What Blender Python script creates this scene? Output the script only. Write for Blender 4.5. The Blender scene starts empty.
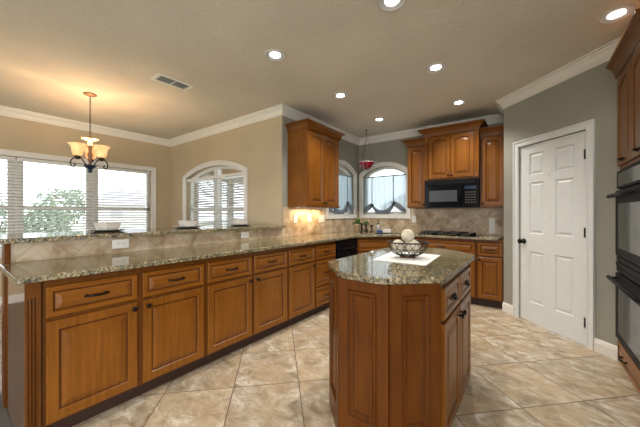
import bpy, bmesh, math, random
from mathutils import Vector, Matrix
random.seed(7)
PI = math.pi
S2 = math.sqrt(.5)
COL = bpy.context.scene.collection
SC = bpy.context.scene

# ------------------------------------------------------------------ camera
HC = 1.25
YAW = math.atan(211 / 285)
cd = bpy.data.cameras.new('camera'); cam = bpy.data.objects.new('camera', cd); COL.objects.link(cam)
cd.sensor_fit = 'HORIZONTAL'; cd.sensor_width = 36; cd.lens = 36 * 285 / 640
cd.clip_start = .05; cd.clip_end = 200
cam.location = (0, 0, HC); cam.rotation_euler = (PI / 2, 0, YAW)
SC.camera = cam

# ------------------------------------------------------------------ world, fill lights, exposure
SC.view_settings.view_transform = 'Standard'; SC.view_settings.look = 'None'
SC.view_settings.gamma = 1; SC.view_settings.use_curve_mapping = False
SC.view_settings.exposure = 0.25
W = bpy.data.worlds.new('overcast_sky'); SC.world = W; W.use_nodes = True
bg = W.node_tree.nodes['Background']
bg.inputs[0].default_value = (.86, .93, 1, 1); bg.inputs[1].default_value = 3.2

def area(name, loc, rot, sx, sy, power, color):
    l = bpy.data.lights.new(name, 'AREA'); l.shape = 'RECTANGLE'; l.size = sx; l.size_y = sy
    l.energy = power; l.color = color
    o = bpy.data.objects.new(name, l); COL.objects.link(o); o.location = loc; o.rotation_euler = rot
    o['kind'] = 'structure'
    return o
# added fill lights behind the camera, placed at unseen living room windows
area('fill_rear', (-.35, -3.85, 1.45), (PI / 2, 0, PI), 2.5, 2.2, 190, (1, .98, .95))
area('fill_rear_left', (-4.6, -3.85, 1.45), (PI / 2, 0, PI), 1.8, 2.2, 130, (1, .98, .95))
area('fill_side', (1.15, -1.9, 1.35), (PI / 2, 0, PI / 2), 2.6, 2.0, 110, (1, .98, .95))

# ------------------------------------------------------------------ helpers
def link(o, parent=None):
    COL.objects.link(o)
    if parent: o.parent = parent
    return o
def thing(name, label, cat, loc=(0, 0, 0), rz=0, group=None):
    o = bpy.data.objects.new(name, None); link(o); o.empty_display_size = .1
    o.location = loc; o.rotation_euler = (0, 0, rz)
    return tag(o, label, cat, group)
def tag(o, label, cat, group=None):
    o['label'] = label; o['category'] = cat
    if group: o['group'] = group
    return o
def relabel(o, label):
    o['label'] = label; return o
def struct(o):
    o['kind'] = 'structure'; return o
def mesh(name, bm, mats, parent=None, smooth=False, fix=True):
    if fix: bmesh.ops.recalc_face_normals(bm, faces=bm.faces)
    me = bpy.data.meshes.new(name); bm.to_mesh(me); bm.free()
    if not isinstance(mats, (list, tuple)): mats = [mats]
    for m in mats: me.materials.append(m)
    if smooth is True: me.polygons.foreach_set('use_smooth', [True] * len(me.polygons))
    o = bpy.data.objects.new(name, me); return link(o, parent)
def autosmooth(o, ang=35):
    me = o.data
    me.polygons.foreach_set('use_smooth', [True] * len(me.polygons))
    bm = bmesh.new(); bm.from_mesh(me)
    for e in bm.edges:
        if len(e.link_faces) == 2 and e.calc_face_angle(0) > math.radians(ang): e.smooth = False
        if len(e.link_faces) == 2 and e.link_faces[0].material_index != e.link_faces[1].material_index: e.smooth = False
    bm.to_mesh(me); bm.free(); return o
def copy_tree(o, parent=None):
    c = o.copy(); COL.objects.link(c)
    if parent: c.parent = parent
    for ch in o.children: copy_tree(ch, c)
    return c
def box(bm, x0, x1, y0, y1, z0, z1, mi=0, bev=0):
    if x0 > x1: x0, x1 = x1, x0
    if y0 > y1: y0, y1 = y1, y0
    r = bmesh.ops.create_cube(bm, size=1)
    for v in r['verts']:
        v.co = Vector(((x0 + x1) / 2 + v.co.x * (x1 - x0), (y0 + y1) / 2 + v.co.y * (y1 - y0), (z0 + z1) / 2 + v.co.z * (z1 - z0)))
    fs = {f for v in r['verts'] for f in v.link_faces}
    for f in fs: f.material_index = mi
    if bev:
        es = list({e for v in r['verts'] for e in v.link_edges})
        rb = bmesh.ops.bevel(bm, geom=es, offset=bev, segments=2, affect='EDGES', profile=.5)
        for f in rb['faces']: f.material_index = mi
    return r['verts']
def prism(bm, pts, z0, z1, mi=0, hole=None):
    """vertical prism over polygon pts (x, y), optional hole"""
    loops = [pts] + ([hole] if hole else [])
    for z in (z0, z1):
        es = []
        for lp in loops:
            vs = [bm.verts.new((x, y, z)) for x, y in lp]
            es += [bm.edges.new((vs[i], vs[(i + 1) % len(vs)])) for i in range(len(vs))]
        r = bmesh.ops.triangle_fill(bm, use_beauty=True, use_dissolve=False, edges=es)
        for f in r['geom']:
            if isinstance(f, bmesh.types.BMFace): f.material_index = mi
    for lp in loops:
        n = len(lp)
        for i in range(n):
            a, b = lp[i], lp[(i + 1) % n]
            f = bm.faces.new([bm.verts.new((a[0], a[1], z0)), bm.verts.new((b[0], b[1], z0)), bm.verts.new((b[0], b[1], z1)), bm.verts.new((a[0], a[1], z1))])
            f.material_index = mi
    bmesh.ops.remove_doubles(bm, verts=bm.verts, dist=1e-5)
def tube(bm, pts, r, n=8, mi=0, cap=True, closed=False):
    """swept tube; r a number or a list"""
    P = [Vector(p) for p in pts]; m = len(P)
    R = r if isinstance(r, (list, tuple)) else [r] * m
    rings = []; up = None
    for i in range(m):
        if closed: t = (P[(i + 1) % m] - P[i - 1])
        else: t = P[min(i + 1, m - 1)] - P[max(i - 1, 0)]
        t.normalize()
        if up is None:
            up = Vector((0, 0, 1)) if abs(t.z) < .9 else Vector((1, 0, 0))
        a = t.cross(up)
        if a.length < 1e-4: a = t.cross(Vector((0, 1, 0)))
        a.normalize(); b = a.cross(t).normalized(); up = b
        rings.append([bm.verts.new(P[i] + R[i] * (math.cos(2 * PI * k / n) * a + math.sin(2 * PI * k / n) * b)) for k in range(n)])
    for i in range(m if closed else m - 1):
        A, B = rings[i], rings[(i + 1) % m]
        for k in range(n):
            f = bm.faces.new([A[k], A[(k + 1) % n], B[(k + 1) % n], B[k]]); f.material_index = mi; f.smooth = True
    if cap and not closed:
        for rr in (rings[0][::-1], rings[-1]):
            f = bm.faces.new(rr); f.material_index = mi
def lathe(bm, prof, c=(0, 0, 0), n=24, mi=0):
    """prof: list of (r, z)"""
    rings = []
    for r, z in prof:
        if r < 1e-5: rings.append([bm.verts.new((c[0], c[1], c[2] + z))])
        else: rings.append([bm.verts.new((c[0] + r * math.cos(2 * PI * k / n), c[1] + r * math.sin(2 * PI * k / n), c[2] + z)) for k in range(n)])
    for A, B in zip(rings, rings[1:]):
        for k in range(n):
            k2 = (k + 1) % n
            if len(A) == 1 and len(B) == 1: continue
            if len(A) == 1: vs = [A[0], B[k], B[k2]]
            elif len(B) == 1: vs = [A[k], A[k2], B[0]]
            else: vs = [A[k], A[k2], B[k2], B[k]]
            f = bm.faces.new(vs); f.material_index = mi; f.smooth = True
def ball(bm, c, r, mi=0, sub=2, sz=(1, 1, 1)):
    q = bmesh.ops.create_icosphere(bm, subdivisions=sub, radius=1)
    for v in q['verts']: v.co = Vector((c[0] + v.co.x * r * sz[0], c[1] + v.co.y * r * sz[1], c[2] + v.co.z * r * sz[2]))
    for f in {f for v in q['verts'] for f in v.link_faces}: f.material_index = mi; f.smooth = True
def sweep(bm, path, prof, side=1, mi=0, closed=False):
    """miter-swept profile. path [(x,y)], prof [(out, z)] with out measured to the right of travel (side=1)"""
    n = len(path); rows = []
    for i, p in enumerate(path):
        p = Vector(p)
        def nrm(a, b):
            d = (Vector(b) - Vector(a)).normalized(); return Vector((d.y, -d.x)) * side
        if closed: n1 = nrm(path[i - 1], path[i]); n2 = nrm(path[i], path[(i + 1) % n])
        else:
            n1 = nrm(path[i - 1], path[i]) if i else nrm(path[0], path[1])
            n2 = nrm(path[i], path[i + 1]) if i < n - 1 else n1
        m = (n1 + n2); m = m / max(m.length_squared / 2, 1e-6)
        rows.append([bm.verts.new((p.x + m.x * o, p.y + m.y * o, z)) for o, z in prof])
    k = len(prof)
    for i in range(n if closed else n - 1):
        A, B = rows[i], rows[(i + 1) % n]
        for j in range(k):
            f = bm.faces.new([A[j], B[j], B[(j + 1) % k], A[(j + 1) % k]]); f.material_index = mi
    if not closed:
        for rr in (rows[0], rows[-1]):
            f = bm.faces.new(rr); f.material_index = mi
def xf(bm, M, verts=None): bmesh.ops.transform(bm, matrix=M, verts=verts or bm.verts)

# ------------------------------------------------------------------ materials
def newmat(name):
    m = bpy.data.materials.new(name); m.use_nodes = True
    return m, m.node_tree.nodes, m.node_tree.links, m.node_tree.nodes['Principled BSDF']
def simple(name, col, rough=.5, metal=0, spec=.5, emit=None, es=0, coat=0):
    m, N, L, b = newmat(name)
    b.inputs['Base Color'].default_value = (*col, 1); b.inputs['Roughness'].default_value = rough
    b.inputs['Metallic'].default_value = metal; b.inputs['Specular IOR Level'].default_value = spec
    b.inputs['Coat Weight'].default_value = coat
    if emit: b.inputs['Emission Color'].default_value = (*emit, 1); b.inputs['Emission Strength'].default_value = es
    # faint procedural mottling so no surface is perfectly flat
    no = N.new('ShaderNodeTexNoise'); no.inputs['Scale'].default_value = 25; no.inputs['Detail'].default_value = 3
    tc = N.new('ShaderNodeTexCoord'); L.new(tc.outputs['Object'], no.inputs['Vector'])
    mx = N.new('ShaderNodeMix'); mx.data_type = 'RGBA'; mx.blend_type = 'MULTIPLY'; mx.inputs[0].default_value = .12
    mx.inputs[6].default_value = (*col, 1); L.new(no.outputs['Fac'], mx.inputs[7]); L.new(mx.outputs[2], b.inputs['Base Color'])
    return m
def ramp(N, stops):
    r = N.new('ShaderNodeValToRGB'); e = r.color_ramp.elements
    while len(e) > 1: e.remove(e[0])
    e[0].position = stops[0][0]; e[0].color = (*stops[0][1], 1)
    for p, c in stops[1:]:
        x = e.new(p); x.color = (*c, 1)
    return r
def mixrgb(N, L, a, b, fac, mode='MIX'):
    m = N.new('ShaderNodeMix'); m.data_type = 'RGBA'; m.blend_type = mode
    for s, v in ((0, fac), (6, a), (7, b)):
        if isinstance(v, tuple): m.inputs[s].default_value = (*v, 1)
        elif isinstance(v, (int, float)): m.inputs[s].default_value = v
        else: L.new(v, m.inputs[s])
    return m.outputs[2]
def wood(name, c1, c2, rough=.32, vertical=True):
    m, N, L, b = newmat(name)
    tc = N.new('ShaderNodeTexCoord'); mp = N.new('ShaderNodeMapping')
    mp.inputs['Scale'].default_value = (14, 14, .9) if vertical else (.9, 14, 14)
    L.new(tc.outputs['Object'], mp.inputs['Vector'])
    n1 = N.new('ShaderNodeTexNoise'); n1.inputs['Scale'].default_value = 3; n1.inputs['Detail'].default_value = 6; n1.inputs['Roughness'].default_value = .6
    L.new(mp.outputs['Vector'], n1.inputs['Vector'])
    n2 = N.new('ShaderNodeTexNoise'); n2.inputs['Scale'].default_value = 3.5; n2.inputs['Detail'].default_value = 3
    L.new(tc.outputs['Object'], n2.inputs['Vector'])
    r = ramp(N, [(.3, c1), (.7, c2)]); L.new(n1.outputs['Fac'], r.inputs['Fac'])
    r2 = ramp(N, [(.3, (.84, .80, .76)), (.7, (1.08, 1.07, 1.04))]); L.new(n2.outputs['Fac'], r2.inputs['Fac'])
    L.new(mixrgb(N, L, r.outputs['Color'], r2.outputs['Color'], .8, 'MULTIPLY'), b.inputs['Base Color'])
    b.inputs['Roughness'].default_value = rough; b.inputs['Coat Weight'].default_value = .12; b.inputs['Specular IOR Level'].default_value = .25; b.inputs['Coat Roughness'].default_value = .26
    return m
M = {}
M['wood'] = wood('honey_stained_maple', (.155, .052, .0060), (.250, .090, .0105))
M['wood_h'] = wood('honey_stained_maple_flat_grain', (.155, .052, .0060), (.250, .090, .0105), vertical=False)
M['wood_dark'] = wood('reddish_stained_cherry', (.085, .024, .003), (.145, .044, .005))
M['wood_trim'] = wood('honey_stained_trim', (.125, .042, .007), (.19, .068, .011))
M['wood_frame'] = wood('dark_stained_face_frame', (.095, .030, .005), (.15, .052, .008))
M['glaze'] = wood('dark_brown_glaze', (.075, .024, .006), (.10, .034, .008))
M['wood_end'] = M['wood_trim'].copy(); M['wood_end'].name = 'polished_end_panel_wood'
M['wood_end'].node_tree.nodes['Principled BSDF'].inputs['Coat Weight'].default_value = 1; M['wood_end'].node_tree.nodes['Principled BSDF'].inputs['Coat Roughness'].default_value = .08
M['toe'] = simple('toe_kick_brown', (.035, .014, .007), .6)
M['bronze'] = simple('oil_rubbed_bronze', (.018, .013, .011), .32, .8)
M['black'] = simple('black_iron', (.012, .012, .014), .4, .3)
M['white'] = simple('white_trim_paint', (.80, .78, .73), .35)
M['door_white'] = simple('white_door_paint', (.73, .75, .735), .38)
M['plastic'] = simple('ivory_plastic', (.80, .79, .74), .35)
M['slot'] = simple('dark_slot', (.05, .05, .05), .6)
M['gloss_black'] = simple('gloss_black_enamel', (.005, .006, .009), .08, 0, .25)
M['gloss_black'].node_tree.nodes['Principled BSDF'].inputs['IOR'].default_value = 1.28
M['oven_glass'] = simple('smoked_oven_glass', (.022, .025, .028), .10, 0, .6)
M['micro_window'] = simple('microwave_mesh_window', (.045, .055, .065), .22)
M['oven_black'] = simple('satin_black_oven_enamel', (.010, .011, .013), .55, 0, .15)
M['grey_print'] = simple('grey_print', (.35, .37, .4), .5)
M['display'] = simple('dark_blue_display', (.01, .03, .08), .1)
M['chrome'] = simple('brushed_steel', (.55, .55, .56), .3, 1)
M['ceramic'] = simple('white_ceramic', (.70, .67, .63), .25)
M['plate_dark'] = simple('charcoal_charger', (.03, .03, .033), .35)
M['iron_bronze'] = simple('aged_bronze_ironwork', (.05, .033, .022), .45, .5)
M['blue_iron'] = simple('bluish_black_ironwork', (.02, .035, .07), .3, .5)
M['canopy'] = simple('rubbed_copper_brown', (.30, .17, .10), .5, .3)
M['terracotta'] = simple('beige_pot', (.55, .42, .27), .7)
M['leaf'] = simple('green_leaf', (.07, .20, .035), .5)
M['sponge'] = simple('blue_sponge', (.03, .07, .20), .8)
M['soap'] = simple('smoky_soap_bottle', (.35, .33, .30), .15)
M['red_glass'] = simple('ruby_red_glass', (.22, .003, .018), .12, emit=None)
M['bush'] = simple('shrub_leaves', (.30, .36, .26), .8)
M['bark'] = simple('bark', (.12, .09, .07), .9)
M['lawn'] = simple('pale_dry_lawn', (.46, .47, .38), .9)
M['street'] = simple('pale_concrete', (.55, .55, .54), .9)
M['siding'] = simple('pale_brick_siding', (.62, .58, .55), .9)
M['shingle'] = simple('grey_shingle', (.42, .41, .42), .9)
M['dark_wood_foot'] = simple('dark_wood_foot', (.12, .05, .02), .4)

def granite():
    m, N, L, b = newmat('speckled_granite')
    tc = N.new('ShaderNodeTexCoord'); o = tc.outputs['Object']
    v1 = N.new('ShaderNodeTexVoronoi'); v1.inputs['Scale'].default_value = 105; L.new(o, v1.inputs['Vector'])
    n1 = N.new('ShaderNodeTexNoise'); n1.inputs['Scale'].default_value = 42; n1.inputs['Detail'].default_value = 6; n1.inputs['Roughness'].default_value = .7; L.new(o, n1.inputs['Vector'])
    n2 = N.new('ShaderNodeTexNoise'); n2.inputs['Scale'].default_value = 9; n2.inputs['Detail'].default_value = 3; L.new(o, n2.inputs['Vector'])
    sep = N.new('ShaderNodeSeparateColor'); L.new(v1.outputs['Color'], sep.inputs['Color'])
    cell = ramp(N, [(0, (.015, .016, .014)), (.20, (.05, .05, .04)), (.30, (.22, .17, .09)), (.52, (.36, .28, .15)), (.70, (.20, .19, .13)), (.82, (.60, .52, .38)), (.94, (.07, .075, .06))])
    cell.color_ramp.interpolation = 'CONSTANT'
    L.new(sep.outputs['Red'], cell.inputs['Fac'])
    r1 = ramp(N, [(.38, (.025, .027, .022)), (.46, (.15, .13, .08)), (.58, (.36, .29, .17)), (.70, (.60, .54, .42))]); L.new(n1.outputs['Fac'], r1.inputs['Fac'])
    r2 = ramp(N, [(.35, (.62, .64, .58)), (.65, (.98, .93, .80))]); L.new(n2.outputs['Fac'], r2.inputs['Fac'])
    c = mixrgb(N, L, cell.outputs['Color'], r1.outputs['Color'], .55)
    L.new(mixrgb(N, L, c, r2.outputs['Color'], 1.0, 'MULTIPLY'), b.inputs['Base Color'])
    b.inputs['Roughness'].default_value = .05; b.inputs['Specular IOR Level'].default_value = .85
    return m
M['granite'] = granite()
def granite_edge():
    m = M['granite'].copy(); m.name = 'chiselled_granite_edge'
    N, L = m.node_tree.nodes, m.node_tree.links; b = N['Principled BSDF']
    tc = N['Texture Coordinate']
    n = N.new('ShaderNodeTexNoise'); n.inputs['Scale'].default_value = 60; n.inputs['Detail'].default_value = 4; L.new(tc.outputs['Object'], n.inputs['Vector'])
    bp = N.new('ShaderNodeBump'); bp.inputs['Strength'].default_value = .9; bp.inputs['Distance'].default_value = .012
    L.new(n.outputs['Fac'], bp.inputs['Height']); L.new(bp.outputs['Normal'], b.inputs['Normal'])
    b.inputs['Roughness'].default_value = .25
    return m
M['granite_edge'] = granite_edge()

def paint(name, col, bump=.15, scale=70):
    m, N, L, b = newmat(name)
    tc = N.new('ShaderNodeTexCoord')
    n = N.new('ShaderNodeTexNoise'); n.inputs['Scale'].default_value = scale; n.inputs['Detail'].default_value = 4; L.new(tc.outputs['Object'], n.inputs['Vector'])
    n2 = N.new('ShaderNodeTexNoise'); n2.inputs['Scale'].default_value = 1.3; L.new(tc.outputs['Object'], n2.inputs['Vector'])
    r = ramp(N, [(.35, tuple(x * .95 for x in col)), (.65, tuple(min(1, x * 1.05) for x in col))]); L.new(n2.outputs['Fac'], r.inputs['Fac'])
    L.new(r.outputs['Color'], b.inputs['Base Color'])
    bp = N.new('ShaderNodeBump'); bp.inputs['Strength'].default_value = bump; bp.inputs['Distance'].default_value = .01
    L.new(n.outputs['Fac'], bp.inputs['Height']); L.new(bp.outputs['Normal'], b.inputs['Normal'])
    b.inputs['Roughness'].default_value = .75; b.inputs['Specular IOR Level'].default_value = .25
    return m
M['tan'] = paint('tan_wall_paint', (.50, .41, .28))
M['sage'] = paint('grey_green_wall_paint', (.30, .295, .25))
M['ceil'] = paint('taupe_textured_ceiling', (.66, .61, .525), .45, 38)

def floor_mat():
    m, N, L, b = newmat('diagonal_travertine_floor_tile')
    tc = N.new('ShaderNodeTexCoord'); sp = N.new('ShaderNodeSeparateXYZ'); L.new(tc.outputs['Object'], sp.inputs[0])
    def mth(op, a, c=None):
        n = N.new('ShaderNodeMath'); n.operation = op
        for i, v in enumerate((a, c)):
            if v is None: continue
            if isinstance(v, (int, float)): n.inputs[i].default_value = v
            else: L.new(v, n.inputs[i])
        return n.outputs[0]
    u = mth('DIVIDE', mth('ADD', mth('ADD', sp.outputs[0], sp.outputs[1]), 1.1 + 6.6), .66)
    v = mth('DIVIDE', mth('SUBTRACT', mth('SUBTRACT', sp.outputs[1], sp.outputs[0]), 2.29 - 7.05), .705)
    fu, fv = mth('FRACT', u), mth('FRACT', v)
    du = mth('MINIMUM', fu, mth('SUBTRACT', 1, fu)); dv = mth('MINIMUM', fv, mth('SUBTRACT', 1, fv))
    g = mth('LESS_THAN', mth('MINIMUM', du, dv), .0068)
    cb = N.new('ShaderNodeCombineXYZ'); L.new(mth('FLOOR', u), cb.inputs[0]); L.new(mth('FLOOR', v), cb.inputs[1])
    wn = N.new('ShaderNodeTexWhiteNoise'); wn.noise_dimensions = '3D'; L.new(cb.outputs[0], wn.inputs['Vector'])
    # per tile shift of the cloud pattern
    sc = N.new('ShaderNodeVectorMath'); sc.operation = 'SCALE'; L.new(wn.outputs['Color'], sc.inputs[0]); sc.inputs['Scale'].default_value = 9
    ad = N.new('ShaderNodeVectorMath'); ad.operation = 'ADD'; L.new(tc.outputs['Object'], ad.inputs[0]); L.new(sc.outputs[0], ad.inputs[1])
    mp = N.new('ShaderNodeMapping'); mp.inputs['Rotation'].default_value = (0, 0, PI / 4); mp.inputs['Scale'].default_value = (1.0, 1.45, 1); L.new(ad.outputs[0], mp.inputs['Vector'])
    n1 = N.new('ShaderNodeTexNoise'); n1.inputs['Scale'].default_value = 7.0; n1.inputs['Detail'].default_value = 10; n1.inputs['Roughness'].default_value = .74; n1.inputs['Distortion'].default_value = .5
    L.new(mp.outputs[0], n1.inputs['Vector'])
    r = ramp(N, [(.33, (.22, .16, .10)), (.43, (.35, .275, .19)), (.53, (.48, .40, .30)), (.64, (.68, .63, .54))]); L.new(n1.outputs['Fac'], r.inputs['Fac'])
    n2 = N.new('ShaderNodeTexNoise'); n2.inputs['Scale'].default_value = 4.5; n2.inputs['Detail'].default_value = 4; L.new(ad.outputs[0], n2.inputs['Vector'])
    r2 = ramp(N, [(.42, (0, 0, 0)), (.62, (1, 1, 1))]); L.new(n2.outputs['Fac'], r2.inputs['Fac'])
    c = mixrgb(N, L, r.outputs['Color'], mixrgb(N, L, r.outputs['Color'], (.47, .34, .20), .5), r2.outputs['Color'])
    val = N.new('ShaderNodeMath'); val.operation = 'MULTIPLY_ADD'; L.new(wn.outputs['Value'], val.inputs[0]); val.inputs[1].default_value = .16; val.inputs[2].default_value = .92
    cc = N.new('ShaderNodeCombineColor')
    for i in range(3): L.new(val.outputs[0], cc.inputs[i])
    c = mixrgb(N, L, c, cc.outputs[0], 1.0, 'MULTIPLY')
    c = mixrgb(N, L, c, (.13, .10, .07), g)
    L.new(c, b.inputs['Base Color'])
    rr = N.new('ShaderNodeMapRange'); L.new(n1.outputs['Fac'], rr.inputs[0]); rr.inputs[3].default_value = .30; rr.inputs[4].default_value = .45
    L.new(rr.outputs[0], b.inputs['Roughness']); b.inputs['Specular IOR Level'].default_value = .4
    return m
M['floor'] = floor_mat()

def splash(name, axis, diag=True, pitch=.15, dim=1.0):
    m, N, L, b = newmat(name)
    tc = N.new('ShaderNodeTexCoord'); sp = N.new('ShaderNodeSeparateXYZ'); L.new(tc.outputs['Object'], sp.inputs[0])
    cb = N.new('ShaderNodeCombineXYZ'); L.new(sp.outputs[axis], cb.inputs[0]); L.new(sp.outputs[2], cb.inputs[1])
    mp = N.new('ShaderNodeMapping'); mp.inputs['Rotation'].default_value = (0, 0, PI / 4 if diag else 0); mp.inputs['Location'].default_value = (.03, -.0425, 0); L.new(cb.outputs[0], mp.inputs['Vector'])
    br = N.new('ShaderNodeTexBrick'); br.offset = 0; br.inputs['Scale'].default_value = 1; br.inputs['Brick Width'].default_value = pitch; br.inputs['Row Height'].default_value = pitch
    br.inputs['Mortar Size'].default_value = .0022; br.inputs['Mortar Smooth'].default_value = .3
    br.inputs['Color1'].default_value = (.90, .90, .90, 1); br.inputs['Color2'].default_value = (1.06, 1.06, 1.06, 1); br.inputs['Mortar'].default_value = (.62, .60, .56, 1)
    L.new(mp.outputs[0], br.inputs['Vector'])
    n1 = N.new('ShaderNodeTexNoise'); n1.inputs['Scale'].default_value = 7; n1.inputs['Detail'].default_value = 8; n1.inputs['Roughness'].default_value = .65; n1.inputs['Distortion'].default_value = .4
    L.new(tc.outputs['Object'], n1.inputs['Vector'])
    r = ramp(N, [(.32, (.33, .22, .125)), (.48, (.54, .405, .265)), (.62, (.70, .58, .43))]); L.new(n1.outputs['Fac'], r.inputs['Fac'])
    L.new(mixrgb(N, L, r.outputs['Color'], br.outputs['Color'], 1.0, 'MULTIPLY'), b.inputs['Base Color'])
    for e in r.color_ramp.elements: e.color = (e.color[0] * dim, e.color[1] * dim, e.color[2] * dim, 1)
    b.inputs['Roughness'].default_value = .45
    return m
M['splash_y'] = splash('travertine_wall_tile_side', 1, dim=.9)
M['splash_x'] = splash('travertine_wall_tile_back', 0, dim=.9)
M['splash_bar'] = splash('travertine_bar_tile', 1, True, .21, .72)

def glass():
    m, N, L, b = newmat('window_glass'); N.remove(b)
    out = N['Material Output']; t = N.new('ShaderNodeBsdfTransparent'); g = N.new('ShaderNodeBsdfGlossy'); g.inputs['Roughness'].default_value = .02
    fr = N.new('ShaderNodeFresnel'); fr.inputs['IOR'].default_value = 1.35
    mx = N.new('ShaderNodeMixShader'); L.new(fr.outputs[0], mx.inputs[0]); L.new(t.outputs[0], mx.inputs[1]); L.new(g.outputs[0], mx.inputs[2]); L.new(mx.outputs[0], out.inputs[0])
    return m
M['glass'] = glass()
def cloth(name, col, alpha, tint):
    m, N, L, b = newmat(name); N.remove(b); out = N['Material Output']
    d = N.new('ShaderNodeBsdfDiffuse'); d.inputs[0].default_value = (*col, 1)
    t = N.new('ShaderNodeBsdfTranslucent'); t.inputs[0].default_value = (*col, 1)
    x = N.new('ShaderNodeBsdfTransparent'); x.inputs[0].default_value = (*tint, 1)
    a = N.new('ShaderNodeMixShader'); a.inputs[0].default_value = .65; L.new(d.outputs[0], a.inputs[1]); L.new(t.outputs[0], a.inputs[2])
    c = N.new('ShaderNodeMixShader'); c.inputs[0].default_value = alpha; L.new(a.outputs[0], c.inputs[1]); L.new(x.outputs[0], c.inputs[2])
    wv = N.new('ShaderNodeTexNoise'); wv.inputs['Scale'].default_value = 300
    L.new(c.outputs[0], out.inputs[0]); return m
M['sheer'] = cloth('sheer_white_voile', (.47, .56, .60), .14, (.96, .99, 1))
M['band'] = cloth('backlit_grey_voile', (.46, .49, .54), .08, (.8, .85, .9))  # shade of the thick backlit folds put into the cloth colour as blue-grey
M['ribbon'] = cloth('dark_tie_ribbon', (.16, .17, .20), .05, (.5, .5, .5))
M['slat'] = cloth('white_blind_slat', (.80, .80, .78), .0, (1, 1, 1))
def shade_mat():
    m, N, L, b = newmat('amber_alabaster_glass')
    tc = N.new('ShaderNodeTexCoord'); n = N.new('ShaderNodeTexNoise'); n.inputs['Scale'].default_value = 14; n.inputs['Detail'].default_value = 4; L.new(tc.outputs['Object'], n.inputs['Vector'])
    r = ramp(N, [(.3, (.85, .40, .12)), (.7, (1, .68, .33))]); L.new(n.outputs['Fac'], r.inputs['Fac'])
    L.new(r.outputs['Color'], b.inputs['Base Color']); L.new(r.outputs['Color'], b.inputs['Emission Color']); b.inputs['Emission Strength'].default_value = .6
    b.inputs['Roughness'].default_value = .3
    return m
M['shade'] = shade_mat()
M['bulb'] = simple('lit_lamp', (1, 1, 1), .5, emit=(1, .97, .92), es=14)
M['canring'] = simple('recessed_trim_white', (.62, .60, .57), .5)
M['canbaffle'] = simple('recessed_baffle', (.55, .55, .55), .35, .2)
M['carpet'] = paint('grey_carpet', (.17, .165, .15), 1.0, 260)
M['vine'] = simple('cream_vine_ball', (.70, .63, .50), .8)
M['runner'] = simple('white_linen_mat', (.80, .80, .77), .6)
M['vent_dark'] = simple('duct_shadow_grey', (.30, .31, .33), .8)

# ------------------------------------------------------------------ the room
XA, YR, XK, YB, XP, XR, ZC = -5.79, 2.81, -2.72, 4.95, -.28, 1.25, 2.70
YN = -4.0
YO = 3.437           # wall beside the ovens
def arc(x0, x1, zs, za, n=18):
    """circular segment from (x0,zs) over apex za to (x1,zs)"""
    w = (x1 - x0) / 2; h = za - zs
    if h < 1e-4: return [(x0, zs), (x1, zs)]
    R = (w * w + h * h) / (2 * h); cx = (x0 + x1) / 2; cz = za - R; a0 = math.asin(w / R)
    return [(cx + R * math.sin(a), cz + R * math.cos(a)) for a in [-a0 + 2 * a0 * k / n for k in range(n + 1)]]
def wall(name, p0, p1, th, mat, ops=(), z1=ZC, z0=0):
    """inner face from p0 to p1; thickness goes to the LEFT of travel. ops: (s0,s1,zb,zspring,zapex)"""
    bm = bmesh.new(); p0 = Vector(p0); p1 = Vector(p1); Lw = (p1 - p0).length
    s = 0
    for (a, b, zb, zs, za) in sorted(ops):
        box(bm, s, a, 0, th, z0, z1)
        if zb > 0: box(bm, a, b, 0, th, z0, zb)
        A = arc(a, b, zs, za)
        for (xa, qa), (xb, qb) in zip(A, A[1:]):
            vs = [bm.verts.new(c) for c in ((xa, 0, qa), (xb, 0, qb), (xb, 0, z1), (xa, 0, z1), (xa, th, qa), (xb, th, qb), (xb, th, z1), (xa, th, z1))]
            for f in ((0, 1, 2, 3), (4, 7, 6, 5), (0, 4, 5, 1), (3, 2, 6, 7)): bm.faces.new([vs[i] for i in f])
        s = b
    box(bm, s, Lw, 0, th, z0, z1)
    o = mesh(name, bm, mat, fix=True); d = p1 - p0
    o.location = (p0.x, p0.y, 0); o.rotation_euler = (0, 0, math.atan2(d.y, d.x)); return struct(o)
KP = [(XA - .15, .27), (XR + .12, .27), (XR + .12, YO + .12), (.66, YO + .12), (XP + .12, 4.36), (XP + .12, YB + .15), (XK - .12, YB + .15), (XK - .12, YR + .15), (XA - .15, YR + .15)]
bm = bmesh.new(); prism(bm, KP, -.1, 0); struct(mesh('floor', bm, M['floor']))
bm = bmesh.new(); box(bm, XA - .15, XR + .15, YN - .15, .27, -.1, .006); struct(mesh('floor_carpet', bm, M['carpet']))
bm = bmesh.new(); prism(bm, [(XA - .15, YN - .15), (XR + .12, YN - .15)] + KP[2:], ZC, ZC + .1); struct(mesh('ceiling', bm, M['ceil']))
WA = (-.18, 2.44, .72, 2.05)    # dining window opening y0,y1,z0,z1
wall('wall_left', (XA, YN), (XA, YR), .15, M['tan'], [(WA[0] - YN, WA[1] - YN, WA[2], WA[3], WA[3])])
WB = (-5.21, -3.51, .72, 1.90, 2.06)
wall('wall_dining', (XA - .15, YR), (XK - .01, YR), .15, M['tan'], [(WB[0] - XA + .15, WB[1] - XA + .15, WB[2], WB[3], WB[4])])
WK = (3.89, 4.75, 1.235, 1.965, 2.125)
wall('wall_kitchen', (XK, YR + .002), (XK, YB), .12, M['sage'], [(WK[0] - YR, WK[1] - YR, WK[2], WK[3], WK[4])])
WC = (-2.62, -1.76, 1.235, 1.965, 2.125)
wall('wall_back', (XK - .12, YB), (XP + .12, YB), .15, M['sage'], [(WC[0] - XK + .12, WC[1] - XK + .12, WC[2], WC[3], WC[4])])
DL = .236; DR = .99      # pantry door between these distances along the angled wall
wall('wall_return', (XP, YB), (XP, 4.33), .12, M['sage'])
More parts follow.
